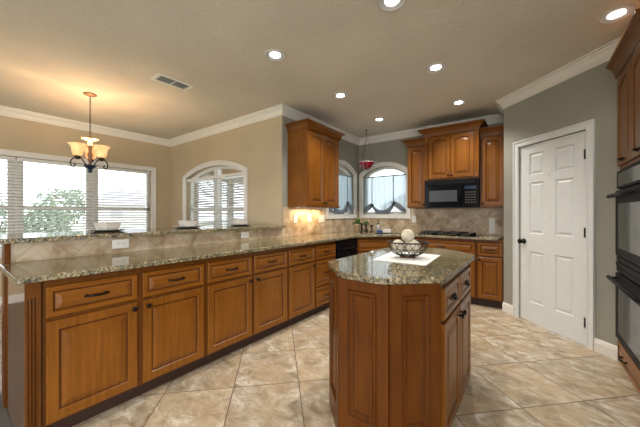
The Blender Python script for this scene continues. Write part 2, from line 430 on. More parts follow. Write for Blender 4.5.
wall('wall_pantry', (XP, 4.33), (.613, YO), .12, M['sage'], [(DL, DR, 0, 2.04, 2.04)])
wall('wall_niche', (.613, YO), (XR, YO), .12, M['sage'])
wall('wall_right', (XR, YO), (XR, -.5), .12, M['sage'])
wall('wall_living', (XR, -.5), (XR, YN), .12, M['tan'], [(.2, 2.9, .3, 2.4, 2.4)])
wall('wall_rear', (XR, YN), (XA, YN), .15, M['tan'], [(.3, 2.9, .3, 2.5, 2.5), (4.9, 6.8, .3, 2.5, 2.5)])
# bar pony wall
bm = bmesh.new(); box(bm, -2.80, -2.715, .29, YR, 0, 1.06); struct(mesh('wall_bar', bm, M['tan']))
# soft pantry interior so the door gap is dark
# crown moulding
crown = [(0, 2.585), (.012, 2.585), (.014, 2.602), (.022, 2.606), (.030, 2.628), (.048, 2.655), (.066, 2.668), (.070, 2.682), (.086, 2.685), (.086, 2.6995), (0, 2.6995)]
bm = bmesh.new()
sweep(bm, [(XR, YN), (XA, YN), (XA, YR), (XK, YR), (XK, YB), (XP, YB), (XP, 4.33), (.613, YO), (XR, YO)], crown, 1, closed=True)
struct(mesh('trim_1', bm, M['white']))
# baseboards
bb = [(0, 0), (.016, 0), (.016, .085), (.012, .095), (.012, .105), (.006, .115), (0, .118)]
def along(d): return (XP + d * S2, 4.33 - d * S2)
bm = bmesh.new(); sweep(bm, [(XP, 4.40), (XP, 4.33), along(DL - .072)], bb, 1); struct(mesh('baseboard_pantry', bm, M['white']))
bm = bmesh.new(); sweep(bm, [along(DR + .072), (.60, YO + .013)], bb, 1); struct(mesh('baseboard_right', bm, M['white']))
bm = bmesh.new(); sweep(bm, [(XA, YN), (XA, YR), (XK - .08, YR)], bb, 1); struct(mesh('baseboard_left', bm, M['white']))

# ------------------------------------------------------------------ window builders (local: x along wall, -y into room, z up)
def outline(x0, x1, z0, zs, za, n=18): return [(x1, z0)] + [(x0, z0)] + arc(x0, x1, zs, za, n)
def ring(bm, inner, outer, y0, y1, mi=0):
    n = len(inner)
    R = [[bm.verts.new((x, y, z)) for x, z in lp] for lp, y in ((inner, y0), (outer, y0), (outer, y1), (inner, y1))]
    for j in range(4):
        A, B = R[j], R[(j + 1) % 4]
        for k in range(n):
            f = bm.faces.new([A[k], A[(k + 1) % n], B[(k + 1) % n], B[k]]); f.material_index = mi
def window(name, loc, rz, x0, x1, z0, zs, za, th, cas=.08, mull=(), rail=None, sill=True):
    w = bpy.data.objects.new(name, None); link(w); w.location = loc; w.rotation_euler = (0, 0, rz); struct(w)
    n = 18
    def off(d): return outline(x0 - d, x1 + d, z0 - d, zs + (d * .45 if za > zs else d), za + d, n)
    bm = bmesh.new(); ring(bm, off(-.001), off(cas), -.02, -.0005); ring(bm, off(cas * .78), off(cas), -.03, -.02)
    struct(mesh('casing', bm, M['white'], w))
    yg = th - .045
    bm = bmesh.new(); ring(bm, off(-.045), off(-.001), yg - .03, yg + .03)
    for m0, m1 in mull: box(bm, m0, m1, yg - .04, yg + .03, z0, za - .02)
    if rail: box(bm, x0, x1, yg - .03, yg + .025, rail - .022, rail + .022)
    struct(mesh('sash', bm, M['white'], w))
    bm = bmesh.new(); lp = off(-.03); vs = [bm.verts.new((x, yg, z)) for x, z in lp]; bm.faces.new(vs)
    struct(mesh('pane', bm, M['glass'], w, fix=False))
    if sill:
        bm = bmesh.new(); box(bm, x0 + .002, x1 - .002, -.035, yg - .03, z0, z0 + .018, bev=.003); struct(mesh('sill', bm, M['white'], w))
    return w
window('window_1', (XA, 0, 0), PI / 2, WA[0], WA[1], WA[2], WA[3], WA[3], .15, .075, [(.60, .755), (1.475, 1.635)], 1.335)
window('window_2', (0, YR, 0), 0, *WB[:5], .15, .08, [(-4.42, -4.30)], 1.335)
window('window_3', (XK, 0, 0), PI / 2, *WK[:5], .12, .075, sill=False)
window('window_4', (0, YB, 0), 0, *WC[:5], .15, .075, sill=False)

def blind(parent_loc, rz, x0, x1, z0, z1, yc, label, group=None, tilt=15):
    t = thing('window_blind', label, 'window blind', parent_loc, rz, group)
    bm = bmesh.new(); box(bm, x0, x1, yc - .03, yc + .025, z1 - .05, z1, bev=.004); mesh('head_rail', bm, M['white'], t)
    bm = bmesh.new(); n = int((z1 - .07 - z0) / .044)
    for k in range(n):
        z = z1 - .075 - k * .044; a = math.radians(tilt); c, s = .025 * math.cos(a), .025 * math.sin(a)
        vs = [bm.verts.new(q) for q in ((x0 + .004, yc - c, z - s), (x1 - .004, yc - c, z - s), (x1 - .004, yc, z + .002), (x0 + .004, yc, z + .002), (x1 - .004, yc + c, z + s), (x0 + .004, yc + c, z + s))]
        lo = [bm.verts.new(v.co - Vector((0, 0, .003))) for v in vs]
        for q in ((0, 1, 2, 3), (3, 2, 4, 5)):
            bm.faces.new([vs[i] for i in q]); bm.faces.new([lo[i] for i in q[::-1]])
        per = (0, 1, 2, 4, 5, 3)
        for i in range(6): a_, b_ = per[i], per[(i + 1) % 6]; bm.faces.new([vs[a_], vs[b_], lo[b_], lo[a_]])
    mesh('slats', bm, M['slat'], t)
    bm = bmesh.new(); zb = z1 - .075 - n * .044; box(bm, x0 + .004, x1 - .004, yc - .025, yc + .025, zb - .008, zb + .01); mesh('bottom_rail', bm, M['white'], t)
    for fx in (.15, .85):
        x = x0 + (x1 - x0) * fx
        bm = bmesh.new(); tube(bm, [(x, yc - .028, z1 - .05), (x, yc - .028, zb)], .0015, 5); mesh('ladder_cord', bm, M['white'], t)
    return t
g = 'blinds across the wide dining window'
blind((XA, 0, 0), PI / 2, WA[0] + .01, .672, WA[2] + .02, WA[3] - .005, .045, 'white slatted blind at the far left edge of the wide dining window', g)
blind((XA, 0, 0), PI / 2, .682, 1.55, WA[2] + .02, WA[3] - .005, .045, 'white slatted blind in the middle of the wide dining window, bushes seen through it', g)
blind((XA, 0, 0), PI / 2, 1.56, WA[1] - .01, WA[2] + .02, WA[3] - .005, .045, 'white slatted blind at the right end of the wide dining window, behind the chandelier', g)
blind((0, YR, 0), 0, WB[0] + .01, WB[1] - .01, WB[2] + .02, 1.895, .045, 'white slatted blind in the arched dining window')

def shade(loc, rz, x0, x1, ztop, label, yc=.03):
    """balloon shade tied up by two ribbons"""
    t = thing('balloon_shade', label, 'curtain', loc, rz)
    w = x1 - x0; xa, xb = x0 + w * .21, x0 + w * .73
    def zb(x):
        if x < xa: u = (x - x0) / (xa - x0); return 1.29 + .10 * u ** 1.5
        if x > xb: u = (x1 - x) / (x1 - xb); return 1.275 + .15 * u ** 1.3
        u = (x - xa) / (xb - xa); base = 1.39 * (1 - u) + 1.425 * u
        return base - .185 * (1 - (2 * u - 1) ** 2) ** .8
    def yy(x, z):
        k = (ztop - z) / (ztop - 1.25)
        return yc + .013 * math.sin(x * 62 + z * 2) * (.4 + k) + .009 * math.sin(x * 131 + z * 6) - .015 * k
    bm = bmesh.new(); nx, nz = 90, 26; G = []
    for i in range(nx + 1):
        x = x0 + w * i / nx; b = zb(x); G.append([bm.verts.new((x, yy(x, b + (ztop - b) * j / nz), b + (ztop - b) * j / nz)) for j in range(nz + 1)])
    for i in range(nx):
        for j in range(nz): bm.faces.new([G[i][j], G[i + 1][j], G[i + 1][j + 1], G[i][j + 1]]).smooth = True
    o = mesh('sheer_panel', bm, M['sheer'], t, fix=False)
    for s0, s1 in ((x0, xa), (xa, xb), (xb, x1)):       # gathered folds at the hem
        bm = bmesh.new()
        for k, (dz, r) in enumerate(((0, .026), (.036, .026), (.070, .022))):
            pts = []; rr = []
            for i in range(17):
                u = i / 16; x = s0 + (s1 - s0) * u
                th = .55 + .45 * math.sin(PI * u)
                pts.append((x, yc - .02 - .006 * k, zb(x) + dz * th)); rr.append(r * th)
            tube(bm, pts, rr, 7)
        mesh('gathered_hem', bm, M['band'], t)
    for x in (xa, xb):
        bm = bmesh.new(); z = zb(x)
        box(bm, x - .007, x + .007, yc - .048, yc - .044, z, ztop)
        for s in (-1, 1):
            tube(bm, [(x, yc - .05, z + .02), (x + s * .03, yc - .055, z + .045), (x + s * .045, yc - .055, z + .02), (x + s * .02, yc - .055, z + .005), (x, yc - .05, z + .02)], .006, 5)
            tube(bm, [(x, yc - .05, z + .02), (x + s * .02, yc - .05, z - .03), (x + s * .032, yc - .05, z - .06)], .005, 5)
        mesh('tie_ribbon', bm, M['ribbon'], t)
    bm = bmesh.new(); tube(bm, [(x0 - .02, yc, ztop - .01), (x1 + .02, yc, ztop - .01)], .011, 8); mesh('curtain_rod', bm, M['grey_print'], t)
    return t
shade((XK, 0, 0), PI / 2, WK[0] + .025, WK[1] - .025, 1.955, 'sheer white balloon shade in the left arched kitchen window, partly behind the upper cabinet')
shade((0, YB, 0), 0, WC[0] + .025, WC[1] - .025, 1.955, 'sheer white balloon shade in the right arched kitchen window beside the range cabinets')

# ------------------------------------------------------------------ pantry door (structure)
R45 = -PI / 4
d = bpy.data.objects.new('door_1', None); link(d); p = along(DL); d.location = (p[0], p[1], 0); d.rotation_euler = (0, 0, R45); struct(d)
DW = DR - DL
def panelloops(bm, x0, x1, z0, z1, steps, yf, arch=0, mats=None, fill_mi=0, n=12):
    """nested loops; steps: (inset, depth) depth>0 is further INTO the door (+y). returns the outer loop"""
    prev = None
    for si, (ins, dep) in enumerate(steps):
        a0, a1, b0, b1 = x0 + ins, x1 - ins, z0 + ins, z1 - ins
        top = arc(a0, a1, b1 - (arch if ins > 0 else 0) * (a1 - a0), b1, n) if (arch and ins > 0) else [(a0 + (a1 - a0) * k / n, b1) for k in range(n + 1)]
        lp = [(a1, b0), (a0, b0)] + top
        vs = [bm.verts.new((x, yf + dep, z)) for x, z in lp]
        if prev:
            for k in range(len(vs)):
                f = bm.faces.new([prev[k], prev[(k + 1) % len(vs)], vs[(k + 1) % len(vs)], vs[k]])
                f.material_index = (mats[si] if mats else 0)
        else: first = vs
        prev = vs
    f = bm.faces.new(prev); f.material_index = fill_mi
    return first
def slab(bm, x0, x1, z0, z1, y0, y1):
    box(bm, x0, x1, y0, y1, z0, z1)
# 6 panel door leaf: grid of cells
xs = [0.004, .127, .304, .434, .625, DW - .004]; zs = [.012, .235, .815, 1.02, 1.605, 1.69, 1.935, 2.032]
bm = bmesh.new(); yf = .012
for i in range(5):
    for j in range(7):
        a, b, c_, e = xs[i], xs[i + 1], zs[j], zs[j + 1]
        if i in (1, 3) and j in (1, 3, 5):
            panelloops(bm, a, b, c_, e, [(0, 0), (.007, .012), (.020, .012), (.038, .003)], yf)
        else:
            bm.faces.new([bm.verts.new(q) for q in ((a, yf, c_), (b, yf, c_), (b, yf, e), (a, yf, e))])
box(bm, .004, DW - .004, .0245, .048, .012, 2.032)
bmesh.ops.remove_doubles(bm, verts=bm.verts, dist=1e-5)
leaf = mesh('door_leaf', bm, M['door_white'], d, fix=False)
struct(leaf)
bm = bmesh.new()
o0 = [(DW + .0, 0), (0, 0), (0, 2.04), (DW, 2.04)]
for x0, x1, z0, z1 in ((-.072, -.002, 0, 2.112), (DW + .002, DW + .072, 0, 2.112), (-.002, DW + .002, 2.042, 2.112)):
    box(bm, x0, x1, -.014, -.0005, z0, z1)
for x0, x1, z0, z1 in ((-.072, -.055, 0, 2.112), (DW + .055, DW + .072, 0, 2.112), (-.055, DW + .055, 2.095, 2.112)):
    box(bm, x0, x1, -.024, -.014, z0, z1, bev=.003)
for x0, x1, z0, z1 in ((-.020, -.004, 0, 2.058), (DW + .008, DW + .020, 0, 2.058), (-.004, DW + .004, 2.044, 2.058)):
    box(bm, x0, x1, -.018, -.014, z0, z1)
struct(mesh('door_casing', bm, M['door_white'], d))
bm = bmesh.new()
xf_ = Matrix.Translation((.030, 0, .925)) @ Matrix.Rotation(PI / 2, 4, 'X')
lathe(bm, [(0, 0), (.030, 0), (.032, .004), (.028, .010), (.012, .014), (.010, .030), (.016, .036), (.027, .046), (.030, .056), (.026, .066), (.014, .072), (0, .073)], n=20)
xf(bm, Matrix.Translation((.055, .012, .925)) @ Matrix.Rotation(PI / 2, 4, 'X'))
struct(mesh('door_handle', bm, M['bronze'], d))
for z in (.22, 1.07, 1.81):
    bm = bmesh.new(); box(bm, DW - .030, DW + .002, .004, .0118, z - .045, z + .045); tube(bm, [(DW - .004, -.004, z - .048), (DW - .004, -.004, z + .048)], .009, 8)
    struct(mesh('hinge', bm, M['bronze'], d))
bm = bmesh.new(); box(bm, -.012, .012, -.004, 0, -.035, .035, bev=.0015); tube(bm, [(0, -.004, -.015), (0, -.018, -.025), (0, -.022, -.012)], .004, 6)
hk = mesh('adhesive_hook', bm, M['plastic']); q = along(DL + .372); hk.location = (q[0] + .0125 * S2, q[1] + .0125 * S2, 1.69); hk.rotation_euler = (0, 0, R45)
tag(hk, 'small white adhesive hook stuck high on the white pantry door', 'hook')

# ------------------------------------------------------------------ cabinet parts (local: x along, -y front, z up)
STEPS = [(0, 0), (0, -.016), (.004, -.020), (.050, -.020), (.054, -.015), (.060, -.013), (.066, -.013), (.092, -.019)]
def steps_for(w, h, scale=1.0, bord=.050):
    k = min(1, min(w, h) / .22); b = bord * k
    return [(0, 0), (0, -.016), (.004, -.020), (b, -.020), (b + .005, -.013), (b + .008, -.009), (b + .013, -.009), (b + .015 + .030 * k, -.0195)]
MI = [0, 0, 0, 0, 0, 1, 1, 0]
def front(name, x0, x1, z0, z1, parent, yf=0, arch=0, wm='wood', bord=.050, double=False):
    """raised panel door or drawer front; its back lies on y=yf"""
    bm = bmesh.new(); w, h = x1 - x0, z1 - z0
    first = panelloops(bm, 0, w, 0, h, steps_for(w, h, bord=bord), 0, arch, MI, 0)
    bm.faces.new(first[::-1])
    o = mesh(name, bm, [M[wm], M['glaze']], parent); o.location = (x0, yf, z0); return o
def pull(parent, x, z, y, L=.115, vertical=False, tilt=0):
    bm = bmesh.new(); h = L / 2
    pts = [(-h + L * k / 12, -.030 + .020 * (abs(k - 6) / 6) ** 2.2, 0) for k in range(13)]
    rr = [.0045 + .0035 * math.sin(PI * k / 12) for k in range(13)]
    tube(bm, pts, rr, 8)
    for s in (-1, 1):
        xf_m = None
        tube(bm, [(s * (h - .012), 0, 0), (s * (h - .012), -.014, 0)], [.009, .006], 8)
    if vertical: xf(bm, Matrix.Rotation(PI / 2, 4, 'Y'))
    o = mesh('pull', bm, M['bronze'], parent); o.location = (x, y, z); return o
def cup_pull(parent, x, z, y, w=.085):
    bm = bmesh.new(); n = 12; h = w / 2
    rows = []
    for j in range(7):
        a = PI / 2 * j / 6
        rows.append([bm.verts.new((h * math.cos(PI * k / n) * (1 - .10 * math.sin(a)), -.026 * math.sin(PI * k / n) ** .6 * math.sin(PI / 2 * (1 - j / 7)) - .001, .017 * math.sin(a) * 1.0 - .006)) for k in range(n + 1)])
    for A, B in zip(rows, rows[1:]):
        for k in range(n): bm.faces.new([A[k], A[k + 1], B[k + 1], B[k]]).smooth = True
    r = bmesh.ops.extrude_face_region(bm, geom=bm.faces[:])
    for v in r['geom']:
        if isinstance(v, bmesh.types.BMVert): v.co.y += .003
    box(bm, -h, h, -.003, 0, -.012, .016)
    o = mesh('cup_pull', bm, M['bronze'], parent); o.location = (x, y, z); return o
def knob(parent, x, z, y):
    bm = bmesh.new(); lathe(bm, [(0, 0), (.008, 0), (.006, .004), (.006, .012), (.013, .016), (.0165, .022), (.014, .028), (.006, .031), (0, .0315)], n=14)
    xf(bm, Matrix.Rotation(PI / 2, 4, 'X'))
    o = mesh('knob', bm, M['bronze'], parent); o.location = (x, y, z); return o
def pilaster(parent, x0, x1, z0, z1, y0=0, d=.02, wm='wood', flutes=3, name='fluted_pilaster', cap=True):
    bm = bmesh.new(); w = x1 - x0; m = w * .16; fw = (w - 2 * m) / flutes
    zt, zb = z1 - .09, z0 + .07
    box(bm, x0, x0 + m, y0 - d, y0, z0, z1); box(bm, x1 - m, x1, y0 - d, y0, z0, z1)
    box(bm, x0 + m, x1 - m, y0 - d, y0, zt, z1); box(bm, x0 + m, x1 - m, y0 - d, y0, z0, zb)
    for i in range(flutes):
        c = x0 + m + fw * (i + .5)
        pts = [(c + fw / 2 * math.cos(a), -d + (d * .75) * (1 - abs(math.cos(a))) ** .5 if False else y0 - d + d * .45 * math.sin(a)) for a in [PI * k / 8 for k in range(9)]]
        for (xa, ya), (xb, yb) in zip(pts, pts[1:]):
            f = bm.faces.new([bm.verts.new(q) for q in ((xa, ya, zb), (xb, yb, zb), (xb, yb, zt), (xa, ya, zt))]); f.material_index = 0
    return mesh(name, bm, [M[wm], M['glaze']], parent)
ZTOE, ZB, ZD1, ZD0, ZT, ZCT = .105, .12, .69, .668, .855, .93     # door bottom, drawer bottom, door top, drawer top, counter top
def base_unit(loc, rz, w, label, doors=1, drawers=True, depth=.60, group=None, knobs=None, toe=True, wm='wood', bodyx=(0, 0), pulltype='pull', widedraw=False, side=0):
    """doors: number of columns; 0 = a stack of three drawers"""
    t = thing('base_cabinet', label, 'cabinet', loc, rz, group)
    bm = bmesh.new(); box(bm, .001 , w - .001, 0, depth, ZTOE, .899)
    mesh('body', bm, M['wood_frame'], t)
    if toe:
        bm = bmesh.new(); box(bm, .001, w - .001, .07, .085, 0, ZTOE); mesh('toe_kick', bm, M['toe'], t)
    n = max(doors, 1); cw = w / n; gp = .0175
    def handle(par, x, z):
        return pull(par, x, z, -.019, .12) if pulltype == 'pull' else cup_pull(par, x, z, -.019)
    for i in range(n):
        a, b = i * cw + gp, (i + 1) * cw - gp
        if doors == 0:
            zz = [(ZB, .345), (.365, .668), (ZD1, ZT)]
            for z0, z1 in zz:
                f = front('drawer', a, b, z0, z1, t, 0, 0, 'wood_h', .034); handle(f, (b - a) / 2, (z1 - z0) / 2)
            continue
        if not widedraw:
            f = front('drawer', a, b, ZD1, ZT, t, 0, 0, 'wood_h', .034); handle(f, (b - a) / 2, (ZT - ZD1) / 2)
        f = front('door', a, b, ZB, ZD0, t)
        ks = knobs[i] if knobs else 'R'
        knob(f, (b - a - .025) if ks == 'R' else .025, ZD0 - ZB - .035, -.020)
    if widedraw:
        f = front('drawer', gp, w - gp, ZD1, ZT, t, 0, 0, 'wood_h', .034)
        if widedraw == 'pull': handle(f, w / 2 - gp, (ZT - ZD1) / 2)
    return t
FX = -2.055          # face frame plane of the long run (door faces at -2.075 + .02)
FX = -2.094
u = base_unit((FX, .335, 0), PI / 2, .948, 'long two-door base cabinet at the near left end, fluted post on its corner', 2, knobs='RL')
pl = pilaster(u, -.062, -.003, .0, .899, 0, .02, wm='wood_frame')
bm = bmesh.new(); box(bm, -.060, -.002, 0, .60, 0, .899); mesh('corner_post', bm, M['wood'], u)
bm = bmesh.new(); box(bm, -.064, -.0605, -.019, .56, 0, .899); mesh('end_panel', bm, M['wood_end'], u)
base_unit((FX, 1.283, 0), PI / 2, .957, 'two-door base cabinet in the middle of the long run below the bar outlets', 2, knobs='RL')
base_unit((FX, 2.240, 0), PI / 2, .477, 'single-door base cabinet between the middle double cabinet and the drawer stack', 1, knobs='R')
base_unit((FX, 2.717, 0), PI / 2, .453, 'stack of three drawers beside the black dishwasher', 0)
# dishwasher
t = thing('dishwasher', 'black built-in dishwasher at the far end of the long counter run', 'dishwasher', (FX, 3.175, 0), PI / 2)
bm = bmesh.new(); box(bm, .004, .545, 0, .56, .10, .895); mesh('body', bm, M['black'], t)
bm = bmesh.new(); box(bm, .006, .543, -.028, -.001, .12, .735, bev=.004); mesh('door', bm, M['gloss_black'], t)
bm = bmesh.new(); box(bm, .006, .543, -.030, -.001, .745, .885, bev=.004); cp = mesh('control_panel', bm, M['gloss_black'], t)
bm = bmesh.new(); box(bm, .12, .43, -.050, -.030, .755, .775, bev=.004); mesh('handle', bm, M['black'], cp)
bm = bmesh.new(); box(bm, .006, .543, .05, .06, 0, .10); mesh('toe_kick', bm, M['black'], t)
# diagonal sink base
DG0 = (FX, 3.745); DGL = .862
t = base_unit((DG0[0], DG0[1], 0), PI / 4, DGL, 'diagonal corner sink cabinet beneath the two arched windows', 2, knobs='RL', depth=.07, widedraw='plain')
# back run
YF = 4.354
base_unit((-1.480, YF, 0), 0, .885, 'cooktop base cabinet with one wide drawer front under the black burners', 2, knobs='RL', depth=.585, widedraw='pull')
base_unit((-.592, YF, 0), 0, .31, 'narrow single-door base cabinet beside the pantry wall', 1, knobs='L', depth=.585)
# bar end post
bm = bmesh.new(); box(bm, -2.812, -2.704, .262, .288, 0, 1.0595); box(bm, -2.705, -2.696, .262, .288, .932, 1.0595)
o = mesh('bar_end_post', bm, M['wood_dark']); tag(o, 'tall dark wooden panel capping the end of the raised bar wall', 'post')

# ------------------------------------------------------------------ worktops
def slab_poly(name, poly, z0, z1, hole=None, r=.008):
    bm = bmesh.new(); prism(bm, poly, z0, z1, 0, hole)
    top = [e for e in bm.edges if len(e.link_faces) == 2 and e.calc_face_angle(0) > .8 and abs(e.verts[0].co.z - e.verts[1].co.z) < 1e-4 and min(e.verts[0].co.z, e.verts[1].co.z) > z1 - 1e-3]
    bmesh.ops.recalc_face_normals(bm, faces=bm.faces)
    bmesh.ops.bevel(bm, geom=top, offset=r, segments=3, affect='EDGES', profile=.5)
    for f in bm.faces:
        if abs(f.normal.z) < .95: f.material_index = 1
    return mesh(name, bm, [M['granite'], M['granite_edge']])
def wob(p, q, n, a=.0025):
    """chiselled stone: slight waviness between p and q"""
    P, Q = Vector(p), Vector(q); d = Q - P; nn = Vector((-d.y, d.x)).normalized()
    return [tuple(P + d * (k / n) + nn * (random.uniform(-a, a) if k else 0)) for k in range(n)]
poly = wob((-2.03, .235), (-2.03, 3.73), 90) + [(-2.03, 3.73), (-1.44, 4.32)] + wob((-1.42, 4.32), (-.284, 4.32), 20) + [(-.284, 4.932), (-2.702, 4.932), (-2.702, .245), (-2.68, .237)]
poly = [p for i, p in enumerate(poly) if i == 0 or (Vector(p) - Vector(poly[i - 1])).length > 1e-4]
cx, cy = -2.01, 4.13
dv, nv = Vector((S2, S2)), Vector((-S2, S2))
c0 = Vector((-1.735, 4.025)) + nv * .30
hole = [tuple(c0 + dv * a + nv * b) for a, b in ((-.36, -.19), (.36, -.19), (.36, .19), (-.36, .19))]
ct = slab_poly('kitchen_worktop', poly, .90, ZCT, hole)
tag(ct, 'long granite worktop running along the bar, the corner sink and the cooktop', 'worktop')
# sink bowl
bm = bmesh.new()
r0 = [tuple(c0 + dv * a + nv * b) for a, b in ((-.358, -.188), (.358, -.188), (.358, .188), (-.358, .188))]
r1 = [tuple(c0 + dv * a + nv * b) for a, b in ((-.33, -.16), (.33, -.16), (.33, .16), (-.33, .16))]
A = [bm.verts.new((*p, .912)) for p in r0]; B = [bm.verts.new((*p, .905)) for p in r1]; Cc = [bm.verts.new((*p, .74)) for p in r1]
for X, Y in ((A, B), (B, Cc)):
    for k in range(4): bm.faces.new([X[k], X[(k + 1) % 4], Y[(k + 1) % 4], Y[k]])
bm.faces.new(Cc)
o = mesh('kitchen_sink', bm, M['chrome']); tag(o, 'undermount steel sink set diagonally in the window corner', 'sink')
# breakfast bar slab
poly = wob((-2.655, .16), (-2.655, YR - .003), 60, .0018) + [(-2.655, YR - .003), (-3.34, YR - .003), (-3.34, .30), (-3.26, .16), (-3.12, .10), (-2.72, .10)]
o = slab_poly('bar_worktop', poly, 1.06, 1.09, None, .006); tag(o, 'raised granite breakfast bar top carrying three place settings', 'worktop')
# tiles
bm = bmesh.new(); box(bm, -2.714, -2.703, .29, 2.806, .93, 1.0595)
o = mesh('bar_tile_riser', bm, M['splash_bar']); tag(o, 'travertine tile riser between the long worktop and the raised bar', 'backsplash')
bm = bmesh.new(); xs0, xs1 = XK + .001, -2.704
box(bm, xs0, xs1, 2.808, 3.805, .93, 1.339); box(bm, xs0, xs1, 3.805, 4.83, .93, 1.158); box(bm, xs0, xs1, 4.83, 4.936, .93, 1.339)
o = mesh('side_backsplash', bm, M['splash_y']); tag(o, 'travertine backsplash on the side wall, lit warm under the upper cabinet', 'backsplash')
bm = bmesh.new(); ys0, ys1 = 4.934, YB - .001
box(bm, -2.703, -2.702, ys0, ys1, .93, 1.339); box(bm, -2.702, -1.68, ys0, ys1, .93, 1.158); box(bm, -1.68, XP - .002, ys0, ys1, .93, 1.332)
o = mesh('back_backsplash', bm, M['splash_x']); tag(o, 'travertine backsplash on the back wall behind the cooktop', 'backsplash')

# ------------------------------------------------------------------ island
t = thing('kitchen_island', 'kitchen island with clipped corners, raised wood panels and granite top', 'kitchen island', (0, 0, 0))
IP = [(-1.06, 1.553), (-.865, 1.358), (-.573, 1.358), (-.38, 1.551), (-.38, 2.40), (-.58, 2.60), (-.86, 2.60), (-1.06, 2.40)]
bm = bmesh.new(); prism(bm, IP, .0, .899); mesh('body', bm, M['wood_dark'], t)
def ipanel(p, q, arch, m0=.05, zb=.15, zt=.84):
    P, Q = Vector(p), Vector(q); d = Q - P; w = d.length
    bm = bmesh.new()
    # face frame
    f = .012
    def fr(x0, x1, z0, z1): box(bm, x0, x1, -f, 0, z0, z1)
    x0, x1 = m0, w - m0
    fr(.001, x0, 0, .899); fr(x1, w - .001, 0, .899); fr(x0, x1, 0, zb); fr(x0, x1, zt, .899)
    if arch:
        A = arc(x0, x1, zt - .05, zt)
        for (xa, za), (xb, zb_) in zip(A, A[1:]):
            bm.faces.new([bm.verts.new(c) for c in ((xa, -f, za), (xb, -f, zb_), (xb, -f, zt), (xa, -f, zt))])
            bm.faces.new([bm.verts.new(c) for c in ((xa, -f, za), (xb, -f, zb_), (xb, 0, zb_), (xa, 0, za))])
    o = mesh('end_panel', bm, [M['wood_dark'], M['glaze']], t)
    bm = bmesh.new(); W_, H_ = x1 - x0, zt - zb
    panelloops(bm, 0, W_, 0, H_, [(0, -.010), (.005, -.016), (.010, -.010), (.016, -.003), (.026, -.003), (.031, -.010), (.036, -.004)], 0, .17 if arch else 0, [0, 0, 1, 0, 0, 0, 1], 0)
    i = mesh('inset_moulding', bm, [M['wood_dark'], M['glaze']], o); i.location = (x0, 0, zb)
    o.location = (P.x, P.y, 0); o.rotation_euler = (0, 0, math.atan2(d.y, d.x)); return o
ipanel(IP[0], IP[1], True, .045); ipanel(IP[1], IP[2], False, .058); ipanel(IP[2], IP[3], False, .058)
ipanel(IP[4], IP[5], False, .05); ipanel(IP[5], IP[6], False, .05); ipanel(IP[6], IP[7], False, .05)
o_ = ipanel(IP[7], IP[0], False, .08)
# door side facing +X
sd = bpy.data.objects.new('door_side', None)
for i, (a, b) in enumerate(((1.580, 1.965), (1.985, 2.370))):
    def place(o, y, z): o.location = (-.38, y, z); o.rotation_euler = (0, 0, PI / 2)
    f = front('drawer', 0, b - a, 0, ZT - ZD1, t, 0, 0, 'wood_h', .034); place(f, a, ZD1)
    cup_pull(f, (b - a) / 2, (ZT - ZD1) / 2, -.020, .095)
    f = front('door', 0, b - a, 0, ZD0 - .045, t); place(f, a, .045)
    knob(f, (b - a - .028) if i == 0 else .028, ZD0 - .045 - .05, -.020)
IG = [(-1.095, 1.575), (-.865, 1.335)] + [(-.80, 1.312), (-.72, 1.306), (-.64, 1.310), (-.575, 1.325)] + [(-.375, 1.505), (-.345, 1.55), (-.345, 2.46), (-.36, 2.50), (-.56, 2.71), (-.62, 2.74), (-.86, 2.74), (-.92, 2.71), (-1.095, 2.50)]
IGw = []
for i, p in enumerate(IG):
    q = IG[(i + 1) % len(IG)]; n = max(1, int((Vector(q) - Vector(p)).length / .03)); IGw += wob(p, q, n, .0022)
bm = None
top = slab_poly('granite_top', IGw, .899, .931, None, .007); top.parent = t
# mat, bowl, balls
bm = bmesh.new()
mp = [(-.871, 1.78), (-.516, 1.786), (-.551, 2.277), (-.93, 2.30)]
prism(bm, mp, .931, .9345)
o = mesh('linen_runner', bm, M['runner']); tag(o, 'white runner lying flat on the island under the wire bowl', 'table runner')
BC = (-.716, 2.03); BZ = .9345
t = thing('wire_bowl', 'black wire bowl holding cream vine balls on the kitchen island', 'bowl', (BC[0], BC[1], BZ))
bm = bmesh.new(); lathe(bm, [(0, 0), (.052, 0), (.055, .006), (.048, .012), (.030, .014), (0, .014)], n=24); mesh('foot', bm, M['dark_wood_foot'], t)
def bowl_r(u): return .030 + .108 * math.sin(u * PI / 2) ** .8
def bowl_z(u): return .014 + .095 * (1 - math.cos(u * PI / 2))
bm = bmesh.new(); tube(bm, [(.138 * math.cos(2 * PI * k / 32), .138 * math.sin(2 * PI * k / 32), .110) for k in range(32)], .005, 7, closed=True)
mesh('rim', bm, M['black'], t)
bm = bmesh.new()
for k in range(16):
    a0 = 2 * PI * k / 16
    for s in (-1, 1):
        pts = []
        for j in range(11):
            uu = j / 10; a = a0 + s * uu * .75
            pts.append((bowl_r(uu) * math.cos(a), bowl_r(uu) * math.sin(a), bowl_z(uu)))
        tube(bm, pts, .0022, 5)
for uu in (.35, .7):
    tube(bm, [(bowl_r(uu) * math.cos(2 * PI * k / 24), bowl_r(uu) * math.sin(2 * PI * k / 24), bowl_z(uu)) for k in range(24)], .002, 5, closed=True)
mesh('wire_basket', bm, M['black'], t)
